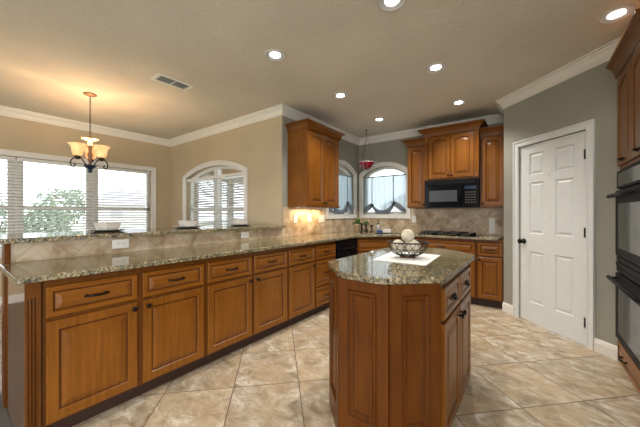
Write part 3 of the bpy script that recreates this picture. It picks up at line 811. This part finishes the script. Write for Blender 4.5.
def vball(c, r, lab):
    bm = bmesh.new(); ball(bm, (0, 0, 0), r * .90, 0, 3)
    for k in range(16):
        ax = Vector((random.gauss(0, 1), random.gauss(0, 1), random.gauss(0, 1))).normalized(); a = ax.orthogonal().normalized(); b = ax.cross(a)
        h = random.uniform(-.5, .5) * r; rr = math.sqrt(max(r * r * .94 - h * h, 0))
        tube(bm, [ax * h + rr * (math.cos(2 * PI * j / 20) * a + math.sin(2 * PI * j / 20) * b) for j in range(20)], r * .055, 5, closed=True, mi=0)
    o = mesh('vine_ball', bm, M['vine']); o.location = c; return tag(o, lab, 'decorative ball', 'vine balls in the wire bowl')
vball((BC[0] - .052, BC[1] - .048, BZ + .080), .047, 'cream vine ball at the left side of the wire bowl')
vball((BC[0] + .052, BC[1] - .026, BZ + .080), .047, 'cream vine ball at the front right of the wire bowl')
vball((BC[0] + .008, BC[1] + .062, BZ + .080), .047, 'cream vine ball at the far side of the wire bowl, behind the others')
vball((BC[0] + .004, BC[1] - .008, BZ + .157), .046, 'cream vine ball on top of the pile in the wire bowl')

# ------------------------------------------------------------------ upper cabinets
def crown_cab(t, path, z, h=.085, o=.075, wm='wood_trim', side=1):
    bm = bmesh.new(); prof = [(0, z - .02), (.008, z - .02), (.012, z), (.018, z + h * .25), (o * .5, z + h * .6), (o * .85, z + h * .78), (o, z + h * .82), (o, z + h), (0, z + h)]
    sweep(bm, path, prof, side); return mesh('crown', bm, M[wm], t)
def upper(loc, rz, w, z0, z1, depth, label, doors, crown_path, crown_h=.085, crown_o=.075, archk=.14, knobs=None, margin=.018, post=None):
    t = thing('wall_cabinet', label, 'cabinet', loc, rz)
    bm = bmesh.new(); box(bm, 0, w, 0, depth, z0, z1); mesh('body', bm, M['wood'], t)
    n = doors; m = margin; iw = (w - 2 * m) / n
    for i in range(n):
        a, b = m + i * iw + (.004 if i else 0), m + (i + 1) * iw - (.004 if i < n - 1 else 0)
        f = front('door', a, b, z0 + .025, z1 - .03, t, 0, archk, 'wood', .05)
        if knobs: knob(f, (b - a - .022) if knobs[i] == 'R' else .022, .035, -.020)
    crown_cab(t, crown_path, z1, crown_h, crown_o)
    return t
# left wall cabinet (fluted corner)
UX = -2.395; UD = UX - (XK + .0005)   # front plane; depth to wall
t = upper((UX, 2.92, 0), PI / 2, .80, 1.34, 2.395, UD, 'tall two-door wall cabinet left of the arched kitchen windows, lit below', 2,
          [(0, UD), (0, -.02), (.80, -.02), (.80, UD)], .085, .062, .16, 'RL', .045)
pilaster(t, .002, .040, 1.36, 2.375, 0, .018, flutes=2)
bm = bmesh.new(); box(bm, -.004, .804, -.022, .004, 1.335, 1.362, bev=.003); mesh('light_rail', bm, M['wood_trim'], t)
bm = bmesh.new(); box(bm, .08, .72, .17, .24, 1.322, 1.3395); lf = mesh('under_cabinet_light', bm, M['white'], t)
ll = bpy.data.lights.new('under_cabinet_glow', 'AREA'); ll.shape = 'RECTANGLE'; ll.size = .6; ll.size_y = .05; ll.energy = 5.0; ll.color = (1, .70, .40)
lo = bpy.data.objects.new('under_cabinet_glow', ll); link(lo, t); lo.location = (.40, .21, 1.318)
# back wall
upper((-1.632, 4.62, 0), 0, .305, 1.335, 2.35, YB - .0005 - 4.62, 'narrow arched-panel wall cabinet left of the microwave', 1, [(0, .329), (0, -.02), (.304, -.02)], .09, .075, .2, 'R', .016)
upper((-.580, 4.62, 0), 0, .298, 1.335, 2.35, YB - .0005 - 4.62, 'narrow arched-panel wall cabinet right of the microwave, next to the pantry wall', 1, [(.002, -.02), (.298, -.02)], .09, .075, .2, 'L', .016)
t = upper((-1.325, 4.52, 0), 0, .742, 1.752, 2.44, YB - .0005 - 4.52, 'raised two-door wall cabinet directly above the black microwave', 2, [(0, .42), (0, -.02), (.742, -.02), (.742, .42)], .095, .08, .16, 'RL', .062)
pilaster(t, .004, .056, 1.77, 2.42, 0, .018, flutes=2); pilaster(t, .686, .738, 1.77, 2.42, 0, .018, flutes=2)
# microwave
t = thing('microwave', 'black over-the-range microwave under the raised wall cabinet', 'microwave', (-1.322, 4.515, 0))
bm = bmesh.new(); box(bm, .002, .734, 0, .432, 1.34, 1.751); mesh('body', bm, M['black'], t)
bm = bmesh.new(); box(bm, .004, .732, -.022, -.001, 1.672, 1.750, bev=.004); v = mesh('vent_grille', bm, M['gloss_black'], t)
bm = bmesh.new()
for k in range(5): box(bm, .05, .69, -.0245, -.0225, 1.684 + k * .012, 1.688 + k * .012)
mesh('grille_slots', bm, M['black'], v)
bm = bmesh.new(); box(bm, .004, .535, -.030, -.001, 1.342, 1.668, bev=.005); dr = mesh('door', bm, M['gloss_black'], t)
bm = bmesh.new(); box(bm, .075, .465, -.033, -.029, 1.425, 1.592, bev=.001); mesh('window', bm, M['micro_window'], dr)
bm = bmesh.new(); tube(bm, [(.505, -.031, 1.38), (.505, -.058, 1.41), (.505, -.058, 1.60), (.505, -.031, 1.63)], .009, 8); mesh('handle', bm, M['gloss_black'], dr)
bm = bmesh.new(); box(bm, .538, .732, -.028, -.001, 1.342, 1.668, bev=.005); cp = mesh('control_panel', bm, M['gloss_black'], t)
bm = bmesh.new(); box(bm, .565, .705, -.0295, -.0275, 1.60, 1.64); mesh('display', bm, M['display'], cp)
bm = bmesh.new()
for i in range(4):
    for j in range(5): box(bm, .567 + i * .036, .595 + i * .036, -.0295, -.0275, 1.40 + j * .036, 1.418 + j * .036)
mesh('keypad', bm, M['slot'], cp)

# ------------------------------------------------------------------ cooktop
t = thing('cooktop', 'black gas cooktop set in the granite under the microwave', 'cooktop', (-1.0, 4.62, ZCT))
bm = bmesh.new(); box(bm, -.40, .42, -.21, .21, 0, .008, bev=.003); mesh('glass_plate', bm, M['gloss_black'], t)
for gx in (-.235, .115):
    bm = bmesh.new(); w, h = .125, .17; z = .036
    for a, b in (((-w, -h), (w, -h)), ((w, -h), (w, h)), ((w, h), (-w, h)), ((-w, h), (-w, -h)), ((-w, 0), (w, 0)), ((0, -h), (0, h)), ((-w, -h / 2), (w, -h / 2)), ((-w, h / 2), (w, h / 2))):
        tube(bm, [(gx + a[0], a[1], z), (gx + b[0], b[1], z)], .0075, 6)
    for sx in (-1, 1):
        for sy in (-1, 0, 1): tube(bm, [(gx + sx * w, sy * h, .008), (gx + sx * w, sy * h, z)], .008, 6)
    mesh('grate', bm, M['black'], t)
    for by in (-.095, .095):
        bm = bmesh.new(); lathe(bm, [(0, .008), (.045, .008), (.045, .016), (.032, .018), (.032, .028), (0, .030)], (gx, by, 0), 18); mesh('burner', bm, M['black'], t)
for k in range(5):
    bm = bmesh.new(); lathe(bm, [(0, .008), (.021, .008), (.020, .034), (.015, .037), (0, .037)], (.325, -.15 + k * .075, 0), 14); mesh('knob', bm, M['gloss_black'], t)

# ------------------------------------------------------------------ double wall oven cabinet (faces -X)
OX = .603
t = thing('oven_cabinet', 'tall wooden cabinet at the right edge housing the double oven', 'cabinet', (OX, YO - .004, 0), -PI / 2)
OW = .86
bm = bmesh.new()
box(bm, 0, OW, .0, .60, 0.0, .20); box(bm, 0, OW, 0, .60, 1.62, 2.42); box(bm, 0, .028, 0, .60, .20, 1.62); box(bm, OW - .028, OW, 0, .60, .20, 1.62); box(bm, .028, OW - .028, .575, .60, .20, 1.62)
mesh('body', bm, M['wood'], t)
f = front('drawer', .02, OW - .02, .035, .190, t, 0, 0, 'wood_h', .030); pull(f, .24, .08, -.019, .13)
f = front('door', .012, OW / 2 - .003, 1.645, 2.38, t, 0, .13); pull(f, .20, .035, -.019, .10)
f = front('door', OW / 2 + .003, OW - .012, 1.645, 2.38, t, 0, .13); pull(f, .20, .035, -.019, .10)
crown_cab(t, [(0, -.02), (OW, -.02)], 2.41, .10, .065)
t = thing('double_oven', 'black double wall oven stacked in the tall cabinet at right', 'oven', (OX, YO - .004, 0), -PI / 2)
bm = bmesh.new(); box(bm, .030, OW - .030, .005, .56, .201, 1.618); mesh('body', bm, M['black'], t)
x0, x1 = .010, OW - .010
bm = bmesh.new(); box(bm, x0, x1, -.022, -.001, 1.455, 1.60, bev=.005); cp = mesh('control_panel', bm, M['oven_black'], t)
bm = bmesh.new(); box(bm, x0 + .06, x1 - .06, -.0245, -.021, 1.475, 1.578); mesh('display_panel', bm, M['oven_glass'], cp)
for z0, z1 in ((.90, 1.440), (.215, .755)):
    bm = bmesh.new(); box(bm, x0, x1, -.030, -.001, z0, z1, bev=.005); dr = mesh('oven_door', bm, M['oven_black'], t)
    bm = bmesh.new(); box(bm, x0 + .12, x1 - .12, -.033, -.029, z0 + .07, z1 - .11, bev=.001); mesh('oven_window', bm, M['oven_glass'], dr)
    bm = bmesh.new(); tube(bm, [(x0 + .03, -.030, z1 - .045), (x0 + .03, -.068, z1 - .045)], .010, 8); tube(bm, [(x1 - .03, -.030, z1 - .045), (x1 - .03, -.068, z1 - .045)], .010, 8)
    tube(bm, [(x0 + .006, -.072, z1 - .045), (x1 - .006, -.072, z1 - .045)], .015, 10); mesh('handle', bm, M['oven_black'], dr)
bm = bmesh.new()
for k in range(3): box(bm, x0, x1, -.024 - .004 * (k % 2), -.001, .768 + k * .043, .806 + k * .043, bev=.004)
mesh('vent_trim', bm, M['oven_black'], t)

# ------------------------------------------------------------------ wall plates (local -y faces the room)
def plate(loc, rz, w, h, kind, label, group='wall plates'):
    cat = 'light switch' if kind == 'switch' else 'outlet'
    t = thing('switch_plate' if kind == 'switch' else 'outlet_plate', label, cat, loc, rz)
    bm = bmesh.new(); box(bm, -w / 2, w / 2, -.006, -.0005, -h / 2, h / 2, bev=.002); mesh('plate', bm, M['plastic'], t)
    if kind == 'switch':
        n = max(1, round(w / .07))
        for i in range(n):
            x = (i - (n - 1) / 2) * .046
            bm = bmesh.new(); box(bm, x - .016, x + .016, -.009, -.006, -.032, .032, bev=.001); mesh('rocker', bm, M['white'], t)
    else:
        hor = w > h
        for s in (-1, 1):
            bm = bmesh.new()
            cx_, cz_ = (s * .022, 0) if hor else (0, s * .02)
            box(bm, cx_ - .016, cx_ + .016, -.0085, -.006, cz_ - .014, cz_ + .014, bev=.001); q = mesh('socket', bm, M['white'], t)
            bm = bmesh.new()
            for e in (-.006, .006): box(bm, cx_ + e - .0012, cx_ + e + .0012, -.0092, -.0084, cz_ - .006, cz_ + .005)
            mesh('slots', bm, M['slot'], q)
    return t
XT = -2.703
plate((XT, .905, 1.002), PI / 2, .118, .072, 'outlet', 'horizontal white outlet on the bar riser below the nearest place setting')
plate((XT, 2.166, .998), PI / 2, .110, .070, 'outlet', 'horizontal white outlet on the bar riser below the farthest place setting')
plate((XT - .001, 3.06, 1.172), PI / 2, .072, .116, 'switch', 'white wall switch nearest the bar under the left wall cabinet')
plate((XT - .001, 3.38, 1.180), PI / 2, .072, .116, 'switch', 'white wall switch in the middle of the three under the left wall cabinet')
plate((XT - .001, 3.70, 1.165), PI / 2, .150, .118, 'switch', 'double-width white wall switch nearest the arched window')
YT = 4.934
plate((-1.625, YT, 1.15), 0, .072, .116, 'outlet', 'white outlet on the back wall between the arched window and the cooktop')
plate((-.466, YT, 1.125), 0, .074, .116, 'switch', 'white switch right of the cooktop, above the outlet')
plate((-.466, YT, 1.005), 0, .074, .112, 'outlet', 'white outlet right of the cooktop, directly below the switch')

# ------------------------------------------------------------------ place settings on the bar
def setting(x, y, which, rz):
    z = 1.09
    t = thing('charger_plate', 'dark round charger under the %s place setting on the bar' % which, 'plate', (x, y, z), rz, 'dark chargers on the bar')
    bm = bmesh.new(); lathe(bm, [(0, 0), (.085, 0), (.125, .008), (.128, .011), (.124, .012), (.085, .005), (0, .005)], n=32)
    o = mesh('charger_plate', bm, M['plate_dark'])
    bpy.data.objects.remove(t); o.location = (x, y, z); tag(o, 'dark round charger under the %s place setting on the bar' % which, 'plate', 'dark chargers on the bar')
    bm = bmesh.new(); lathe(bm, [(0, .0), (.08, .0), (.146, .010), (.150, .013), (.145, .014), (.08, .006), (0, .006)], n=32)
    o = mesh('dinner_plate', bm, M['ceramic']); o.location = (x, y, z + .0145 - .009 + .0035); tag(o, 'white round dinner plate in the %s place setting on the bar' % which, 'plate', 'white plates on the bar')
    bm = bmesh.new()
    def sq(h, zz, r=.18):
        P = []
        for qx, qy, a0 in ((1, 1, 0), (-1, 1, 90), (-1, -1, 180), (1, -1, 270)):
            for k in range(5):
                a = math.radians(a0 + k * 22.5); rr = h * r
                P.append(bm.verts.new((qx * (h - rr) + rr * math.cos(a), qy * (h - rr) + rr * math.sin(a), zz)))
        return P
    L = [sq(.050, 0), sq(.064, .012), sq(.076, .060), sq(.080, .065), sq(.072, .060), sq(.058, .014), sq(.044, .006)]
    for A, B in zip(L, L[1:]):
        for k in range(20): bm.faces.new([A[k], A[(k + 1) % 20], B[(k + 1) % 20], B[k]])
    bm.faces.new(L[0][::-1]); bm.faces.new(L[-1])
    o = autosmooth(mesh('square_bowl', bm, M['ceramic'])); o.location = (x, y, z + .0155); o.rotation_euler = (0, 0, rz)
    tag(o, 'white square bowl on top of the %s place setting on the bar' % which, 'bowl', 'white bowls on the bar')
    # fork beside
setting(-3.06, .925, 'nearest', .35)
setting(-3.10, 1.69, 'middle', .15)
setting(-3.10, 2.41, 'farthest', .1)

# ------------------------------------------------------------------ things by the sink
def leaves(bm, c, n, r, size):
    for k in range(n):
        a = random.uniform(0, 2 * PI); e = random.uniform(.1, 1.35); rr = r * random.uniform(.5, 1)
        p = Vector(c) + Vector((math.cos(a) * math.cos(e), math.sin(a) * math.cos(e), math.sin(e))) * rr
        d = (p - Vector(c)).normalized(); s = d.cross(Vector((0, 0, 1))).normalized(); up = s.cross(d)
        q = [p - d * size, p + s * size * .5 + up * size * .15, p + d * size * .9 - Vector((0, 0, size * .35)), p - s * size * .5 + up * size * .15]
        vs = [bm.verts.new(v) for v in q]; bm.faces.new(vs)
        tube(bm, [Vector(c) - Vector((0, 0, .01)), p - d * size * .8], .0012, 4)
t = thing('potted_plant', 'leafy green plant in a beige pot in the window corner', 'plant', (-2.42, 4.366, ZCT))
bm = bmesh.new(); lathe(bm, [(0, 0), (.030, 0), (.040, .095), (.044, .10), (.044, .112), (.038, .112), (.034, .09), (0, .09)], n=20); mesh('pot', bm, M['terracotta'], t)
bm = bmesh.new(); leaves(bm, (0, 0, .10), 42, .085, .030); mesh('foliage', bm, M['leaf'], t, fix=False); t.scale = (1.25, 1.25, 1.25)
t = thing('glass_vase', 'small dark vase of green sprigs between the potted plant and soap', 'vase', (-2.238, 4.335, ZCT))
bm = bmesh.new(); lathe(bm, [(0, 0), (.026, 0), (.030, .02), (.014, .055), (.012, .075), (.024, .10), (.020, .10), (.009, .075), (0, .06)], n=18); mesh('vase_body', bm, M['iron_bronze'], t)
bm = bmesh.new(); leaves(bm, (0, 0, .095), 24, .06, .024); mesh('sprigs', bm, M['leaf'], t, fix=False); t.scale = (1.2, 1.2, 1.3)
t = thing('faucet', 'dark bronze faucet with side spout behind the corner sink', 'faucet', (-2.262, 4.222, ZCT))
bm = bmesh.new(); lathe(bm, [(0, 0), (.028, 0), (.028, .008), (.016, .018), (.014, .12), (.018, .13), (.014, .145), (0, .148)], n=18); mesh('column', bm, M['bronze'], t)
bm = bmesh.new(); tube(bm, [(0, 0, .125), (.05, -.05, .145), (.11, -.11, .145), (.135, -.135, .13), (.14, -.14, .108)], .010, 10); mesh('spout', bm, M['bronze'], t)
bm = bmesh.new(); tube(bm, [(0, 0, .146), (-.02, -.01, .165), (-.06, -.02, .172)], [.007, .006, .008], 8); mesh('lever', bm, M['bronze'], t)
t = thing('candle_holder', 'short dark hourglass holder beside the soap bottle', 'candle holder', (-2.15, 4.362, ZCT))
bm = bmesh.new(); lathe(bm, [(0, 0), (.030, 0), (.028, .008), (.012, .025), (.010, .07), (.024, .092), (.030, .098), (.024, .098), (0, .085)], n=18); mesh('holder', bm, M['iron_bronze'], t); t.scale = (1.2, 1.2, 1.3)
t = thing('soap_dispenser', 'clear soap bottle with a dark pump beside the corner sink', 'soap dispenser', (-2.075, 4.45, ZCT))
bm = bmesh.new(); lathe(bm, [(0, 0), (.034, 0), (.037, .006), (.037, .085), (.030, .10), (.013, .108), (.013, .120), (0, .120)], n=20); mesh('bottle', bm, M['soap'], t)
bm = bmesh.new(); lathe(bm, [(.016, .118), (.016, .132), (.005, .134), (.005, .165), (.012, .167), (.011, .178), (0, .180)], n=14); tube(bm, [(0, 0, .172), (.02, -.03, .172), (.022, -.034, .164)], .004, 6); mesh('pump', bm, M['bronze'], t); t.scale = (1.1, 1.1, 1.2)
bm = bmesh.new(); box(bm, -.045, .045, -.02, .02, 0, .040, bev=.008); o = mesh('sponge', bm, M['sponge']); o.location = (-2.02, 4.40, ZCT); o.rotation_euler = (0, 0, .6)
tag(o, 'blue sponge in front of the soap bottle by the sink', 'sponge')
bm = bmesh.new(); box(bm, -.070, .070, -.035, .035, 0, .062, bev=.006); box(bm, -.05, .05, -.0365, -.034, .015, .045)
o = mesh('napkin_box', bm, M['ceramic']); o.location = (-1.935, 4.475, ZCT); o.rotation_euler = (0, 0, .55); tag(o, 'small white box on the worktop right of the blue sponge', 'box')

# ------------------------------------------------------------------ hanging candle bowl
t = thing('hanging_bowl', 'ruby red glass bowl hung by chains in the window corner', 'hanging bowl', (-2.30, 4.46, 2.0))
bm = bmesh.new()
lathe(bm, [(0, .012), (.045, .014), (.095, .045), (.125, .095), (.135, .135), (.130, .135), (.115, .095), (.085, .052), (.04, .026), (0, .022)], n=28); mesh('glass_bowl', bm, M['red_glass'], t)
bm = bmesh.new(); tube(bm, [(.146 * math.cos(2 * PI * k / 28), .146 * math.sin(2 * PI * k / 28), .135) for k in range(28)], .005, 6, closed=True)
lathe(bm, [(0, -.005), (.03, 0), (.036, .01), (.02, .012), (0, .012)], n=16)
for k in range(3):
    a = .6 + 2 * PI * k / 3; c, s = math.cos(a), math.sin(a)
    tube(bm, [(.146 * c, .146 * s, .135), (.15 * c, .15 * s, .09), (.11 * c, .11 * s, .035), (.04 * c, .04 * s, .004)], .0035, 5)
    tube(bm, [(.146 * c, .146 * s, .135), (.175 * c, .175 * s, .14), (.18 * c, .18 * s, .16), (.165 * c, .165 * s, .165)], .003, 5)
mesh('iron_ring', bm, M['grey_print'], t)
for k in range(3):
    a = .6 + 2 * PI * k / 3; bm = bmesh.new(); tube(bm, [(.146 * math.cos(a), .146 * math.sin(a), .135), (0, 0, .59)], .0022, 5); mesh('chain', bm, M['iron_bronze'], t)
bm = bmesh.new(); tube(bm, [(0, 0, .585), (0, 0, .698)], .0045, 6); lathe(bm, [(.020, .699), (.018, .690), (.006, .684), (0, .684)], n=14); mesh('ceiling_hook', bm, M['iron_bronze'], t)

# ------------------------------------------------------------------ chandelier
t = thing('chandelier', 'three-light bronze chandelier with amber glass shades over the dining area', 'chandelier', (-4.30, 1.12, 0))
bm = bmesh.new(); lathe(bm, [(0, 2.665), (.02, 2.668), (.05, 2.680), (.068, 2.690), (.068, 2.6995), (0, 2.6995)], n=28); mesh('canopy', bm, M['canopy'], t)
bm = bmesh.new()
nl = 26; z0, z1 = 2.195, 2.668
for k in range(nl):
    zc = z0 + (z1 - z0) * (k + .5) / nl; hh = (z1 - z0) / nl * .72
    if k % 2: pts = [(.007 * math.cos(a), 0, zc + hh * math.sin(a)) for a in [2 * PI * j / 10 for j in range(10)]]
    else: pts = [(0, .007 * math.cos(a), zc + hh * math.sin(a)) for a in [2 * PI * j / 10 for j in range(10)]]
    tube(bm, pts, .0024, 5, closed=True)
mesh('chain', bm, M['iron_bronze'], t)
bm = bmesh.new(); lathe(bm, [(0, 2.20), (.010, 2.195), (.012, 2.175), (.030, 2.168), (.075, 2.162), (.090, 2.156), (.080, 2.146), (.035, 2.132), (.022, 2.115), (.030, 2.09), (.022, 2.06), (.016, 2.0), (.026, 1.96), (.018, 1.92), (.014, 1.84), (0, 1.84)], n=24); mesh('column', bm, M['canopy'], t)
bm = bmesh.new(); lathe(bm, [(0, 1.843), (.06, 1.837), (.066, 1.827), (.050, 1.810), (.028, 1.793), (.020, 1.775), (.026, 1.765), (.018, 1.750), (0, 1.740)], n=24); mesh('bottom_bowl', bm, M['blue_iron'], t)
for k in range(3):
    a = YAW + math.radians(39 + 87 + 120 * k); c, s = math.cos(a), math.sin(a)
    bm = bmesh.new()
    prof = [(.02, 1.845), (.05, 1.87), (.085, 1.915), (.125, 1.945), (.175, 1.945), (.222, 1.915), (.240, 1.87), (.228, 1.835), (.198, 1.825), (.180, 1.845), (.185, 1.865), (.200, 1.868)]
    # smooth
    for _ in range(2):
        q = [prof[0]]
        for A, B in zip(prof, prof[1:]): q += [(A[0] * .75 + B[0] * .25, A[1] * .75 + B[1] * .25), (A[0] * .25 + B[0] * .75, A[1] * .25 + B[1] * .75)]
        prof = q + [prof[-1]]
    tube(bm, [(r * .84 * c, r * .84 * s, z - .035) for r, z in prof], .0065, 6); ar = mesh('arm', bm, M['iron_bronze'], t)
    R = .128; cx, cy = R * c, R * s
    bm = bmesh.new(); lathe(bm, [(0, 1.93), (.020, 1.935), (.030, 1.955), (.034, 1.972), (.028, 1.975), (0, 1.975)], (cx, cy, -.045), 18); mesh('cup', bm, M['iron_bronze'], ar)
    bm = bmesh.new(); lathe(bm, [(.028, 1.968), (.046, 1.985), (.055, 2.02), (.058, 2.055), (.068, 2.085), (.090, 2.112), (.087, 2.113), (.064, 2.088), (.054, 2.055), (.051, 2.02), (.042, 1.988), (.026, 1.972)], (cx, cy, -.045), 28); mesh('glass_shade', bm, M['shade'], ar)
    l = bpy.data.lights.new('bulb_glow', 'POINT'); l.energy = 10.5; l.color = (1, .74, .44); l.shadow_soft_size = .02
    lo = bpy.data.objects.new('bulb_glow', l); link(lo, ar); lo.location = (cx, cy, 2.045)

# ------------------------------------------------------------------ recessed lights
def can(x, y, label):
    t = thing('recessed_light', label, 'ceiling light', (x, y, ZC), 0, 'recessed lights in the kitchen ceiling')
    return t
cx0, cx1, cx2 = -1.88, -.76, .50
spots = [(cx0, 1.85, 'recessed light at the left end of the nearest row, over the long worktop'), (cx0, 2.96, 'recessed light left of the middle row, in front of the left wall cabinet'), (cx0, 4.07, 'recessed light nearest the corner windows and hanging red bowl'),
         (cx1, 1.85, 'recessed light cut by the top edge of the photo, above the island'), (cx1, 2.96, 'recessed light in the middle of the kitchen ceiling, beyond the island'), (cx1, 4.07, 'recessed light in front of the raised microwave cabinet'),
         (cx2, 2.95, 'recessed light at the upper right above the pantry door and ovens')]
proto = None
for i, (x, y, lab) in enumerate(spots):
    if proto is None:
        t = thing('recessed_light', lab, 'ceiling light', (x, y, ZC), 0, 'recessed lights in the kitchen ceiling'); proto = t
        bm = bmesh.new(); lathe(bm, [(.098, -.001), (.098, -.007), (.092, -.010), (.080, -.010), (.078, -.001)], n=36); mesh('trim_ring', bm, M['canring'], t)
        bm = bmesh.new(); lathe(bm, [(.079, -.009), (.050, -.004), (.048, -.0015)], n=36); mesh('baffle', bm, M['canbaffle'], t)
        bm = bmesh.new(); lathe(bm, [(0, -.006), (.040, -.005), (.049, -.002)], n=30); mesh('lamp', bm, M['bulb'], t)
        l = bpy.data.lights.new('downlight', 'SPOT'); l.energy = 55; l.spot_size = math.radians(122); l.spot_blend = .8; l.color = (1, .95, .87); l.shadow_soft_size = .05
        lo = bpy.data.objects.new('downlight', l); link(lo, t); lo.location = (0, 0, -.03)
    else:
        t = copy_tree(proto); t.location = (x, y, ZC); relabel(t, lab)
        if i == 6:          # this lamp stands right above the oven cabinet's crown and is dimmed
            for ch in t.children:
                if ch.type == 'LIGHT': ch.data = ch.data.copy(); ch.data.energy = 14
# ceiling vent
t = thing('ceiling_vent', 'white rectangular air vent in the ceiling between the chandelier and kitchen lights', 'vent', (-3.175, 1.565, ZC))
bm = bmesh.new()
ring_in = (-.065, .065, -.155, .155)
for a in ((-.10, -.07, -.19, .19), (.07, .10, -.19, .19), (-.07, .07, -.19, -.155), (-.07, .07, .155, .19)): box(bm, *a, -.010, -.0005)
mesh('frame', bm, M['plastic'], t)
bm = bmesh.new(); box(bm, -.07, .07, -.155, .155, -.0025, -.0006); mesh('duct', bm, M['vent_dark'], t)
bm = bmesh.new()
for k in range(7):
    x = -.06 + k * .02
    vs = [bm.verts.new(q) for q in ((x + .005, -.155, -.010), (x + .005, .155, -.010), (x - .003, .155, -.003), (x - .003, -.155, -.003))]; bm.faces.new(vs)
box(bm, -.07, .07, -.004, .004, -.011, -.003)
mesh('louvres', bm, M['plastic'], t, fix=False)

# ------------------------------------------------------------------ outdoors
bm = bmesh.new(); box(bm, -60, 40, -50, 60, -.5, -.35); struct(mesh('ground', bm, M['lawn']))
bm = bmesh.new(); box(bm, -22, -16, -40, 50, -.35, -.33); struct(mesh('trim_2', bm, M['street'])).name = 'street'
def shrub(name, loc, r, h, lab, n=700, trunk=0):
    t = thing(name, lab, 'tree' if trunk else 'bush', loc)
    bm = bmesh.new()
    for k in range(n):
        v = Vector((random.gauss(0, 1), random.gauss(0, 1), random.gauss(0, 1))).normalized() * random.uniform(.55, 1)
        p = Vector((v.x * r, v.y * r, trunk + h * .5 + v.z * h * .5)); s = random.uniform(.05, .10) * max(r, .7)
        a = Vector((random.gauss(0, 1), random.gauss(0, 1), random.gauss(0, 1))).normalized(); b = a.orthogonal().normalized() * s; c = a.cross(b).normalized() * s * .6
        bm.faces.new([bm.verts.new(q) for q in (p - b, p + c, p + b, p - c)])
    mesh('foliage', bm, M['bush'], t, fix=False)
    bm = bmesh.new(); tube(bm, [(0, 0, 0), (.05, .02, trunk * .6 + .2), (0, 0, trunk + h * .5)], [.14 * r * .6, .1 * r * .6, .03], 8)
    for k in range(5):
        a = 2 * PI * k / 5; tube(bm, [(0, 0, trunk * .8 + .1), (r * .5 * math.cos(a), r * .5 * math.sin(a), trunk + h * .6)], [.06 * r * .6, .015], 6)
    mesh('trunk', bm, M['bark'], t)
shrub('garden_bush', (-18.0, 3.0, -.35), 1.0, 2.05, 'rounded green bush outside the middle of the wide dining window', 2200)
shrub('garden_bush', (-14.5, 1.2, -.35), .62, 2.3, 'green bush outside the far left of the wide dining window', 1500)
shrub('garden_tree', (-25, 5.2, -.35), 1.55, 2.6, 'sparse leafy tree seen through the wide dining window', 1100, .8)
def house(loc, w, d_, lab, rz=0):
    t = thing('neighbour_house', lab, 'house', loc, rz)
    bm = bmesh.new(); box(bm, -w / 2, w / 2, -d_ / 2, d_ / 2, 0, 2.8); mesh('wall', bm, M['siding'], t)
    bm = bmesh.new(); a = w / 2 + .4; b = d_ / 2 + .4
    vs = [bm.verts.new(q) for q in ((-a, -b, 2.8), (a, -b, 2.8), (a, b, 2.8), (-a, b, 2.8), (-a + 3, 0, 5.2), (a - 3, 0, 5.2))]
    for f in ((0, 1, 5, 4), (2, 3, 4, 5), (1, 2, 5), (3, 0, 4), (3, 2, 1, 0)): bm.faces.new([vs[i] for i in f])
    mesh('roof', bm, M['shingle'], t)
    for k in (-1, 1):
        bm = bmesh.new(); box(bm, k * w * .25 - .7, k * w * .25 + .7, -d_ / 2 - .03, -d_ / 2, .9, 2.2); mesh('window', bm, M['shingle'], t)
    return t
house((-50, 17.5, -.35), 9, 6, 'pale house across the street behind the right end of the wide dining window', PI / 2)
house((-16, 52, -.35), 12, 7, 'pale house seen through the arched dining window', 0)
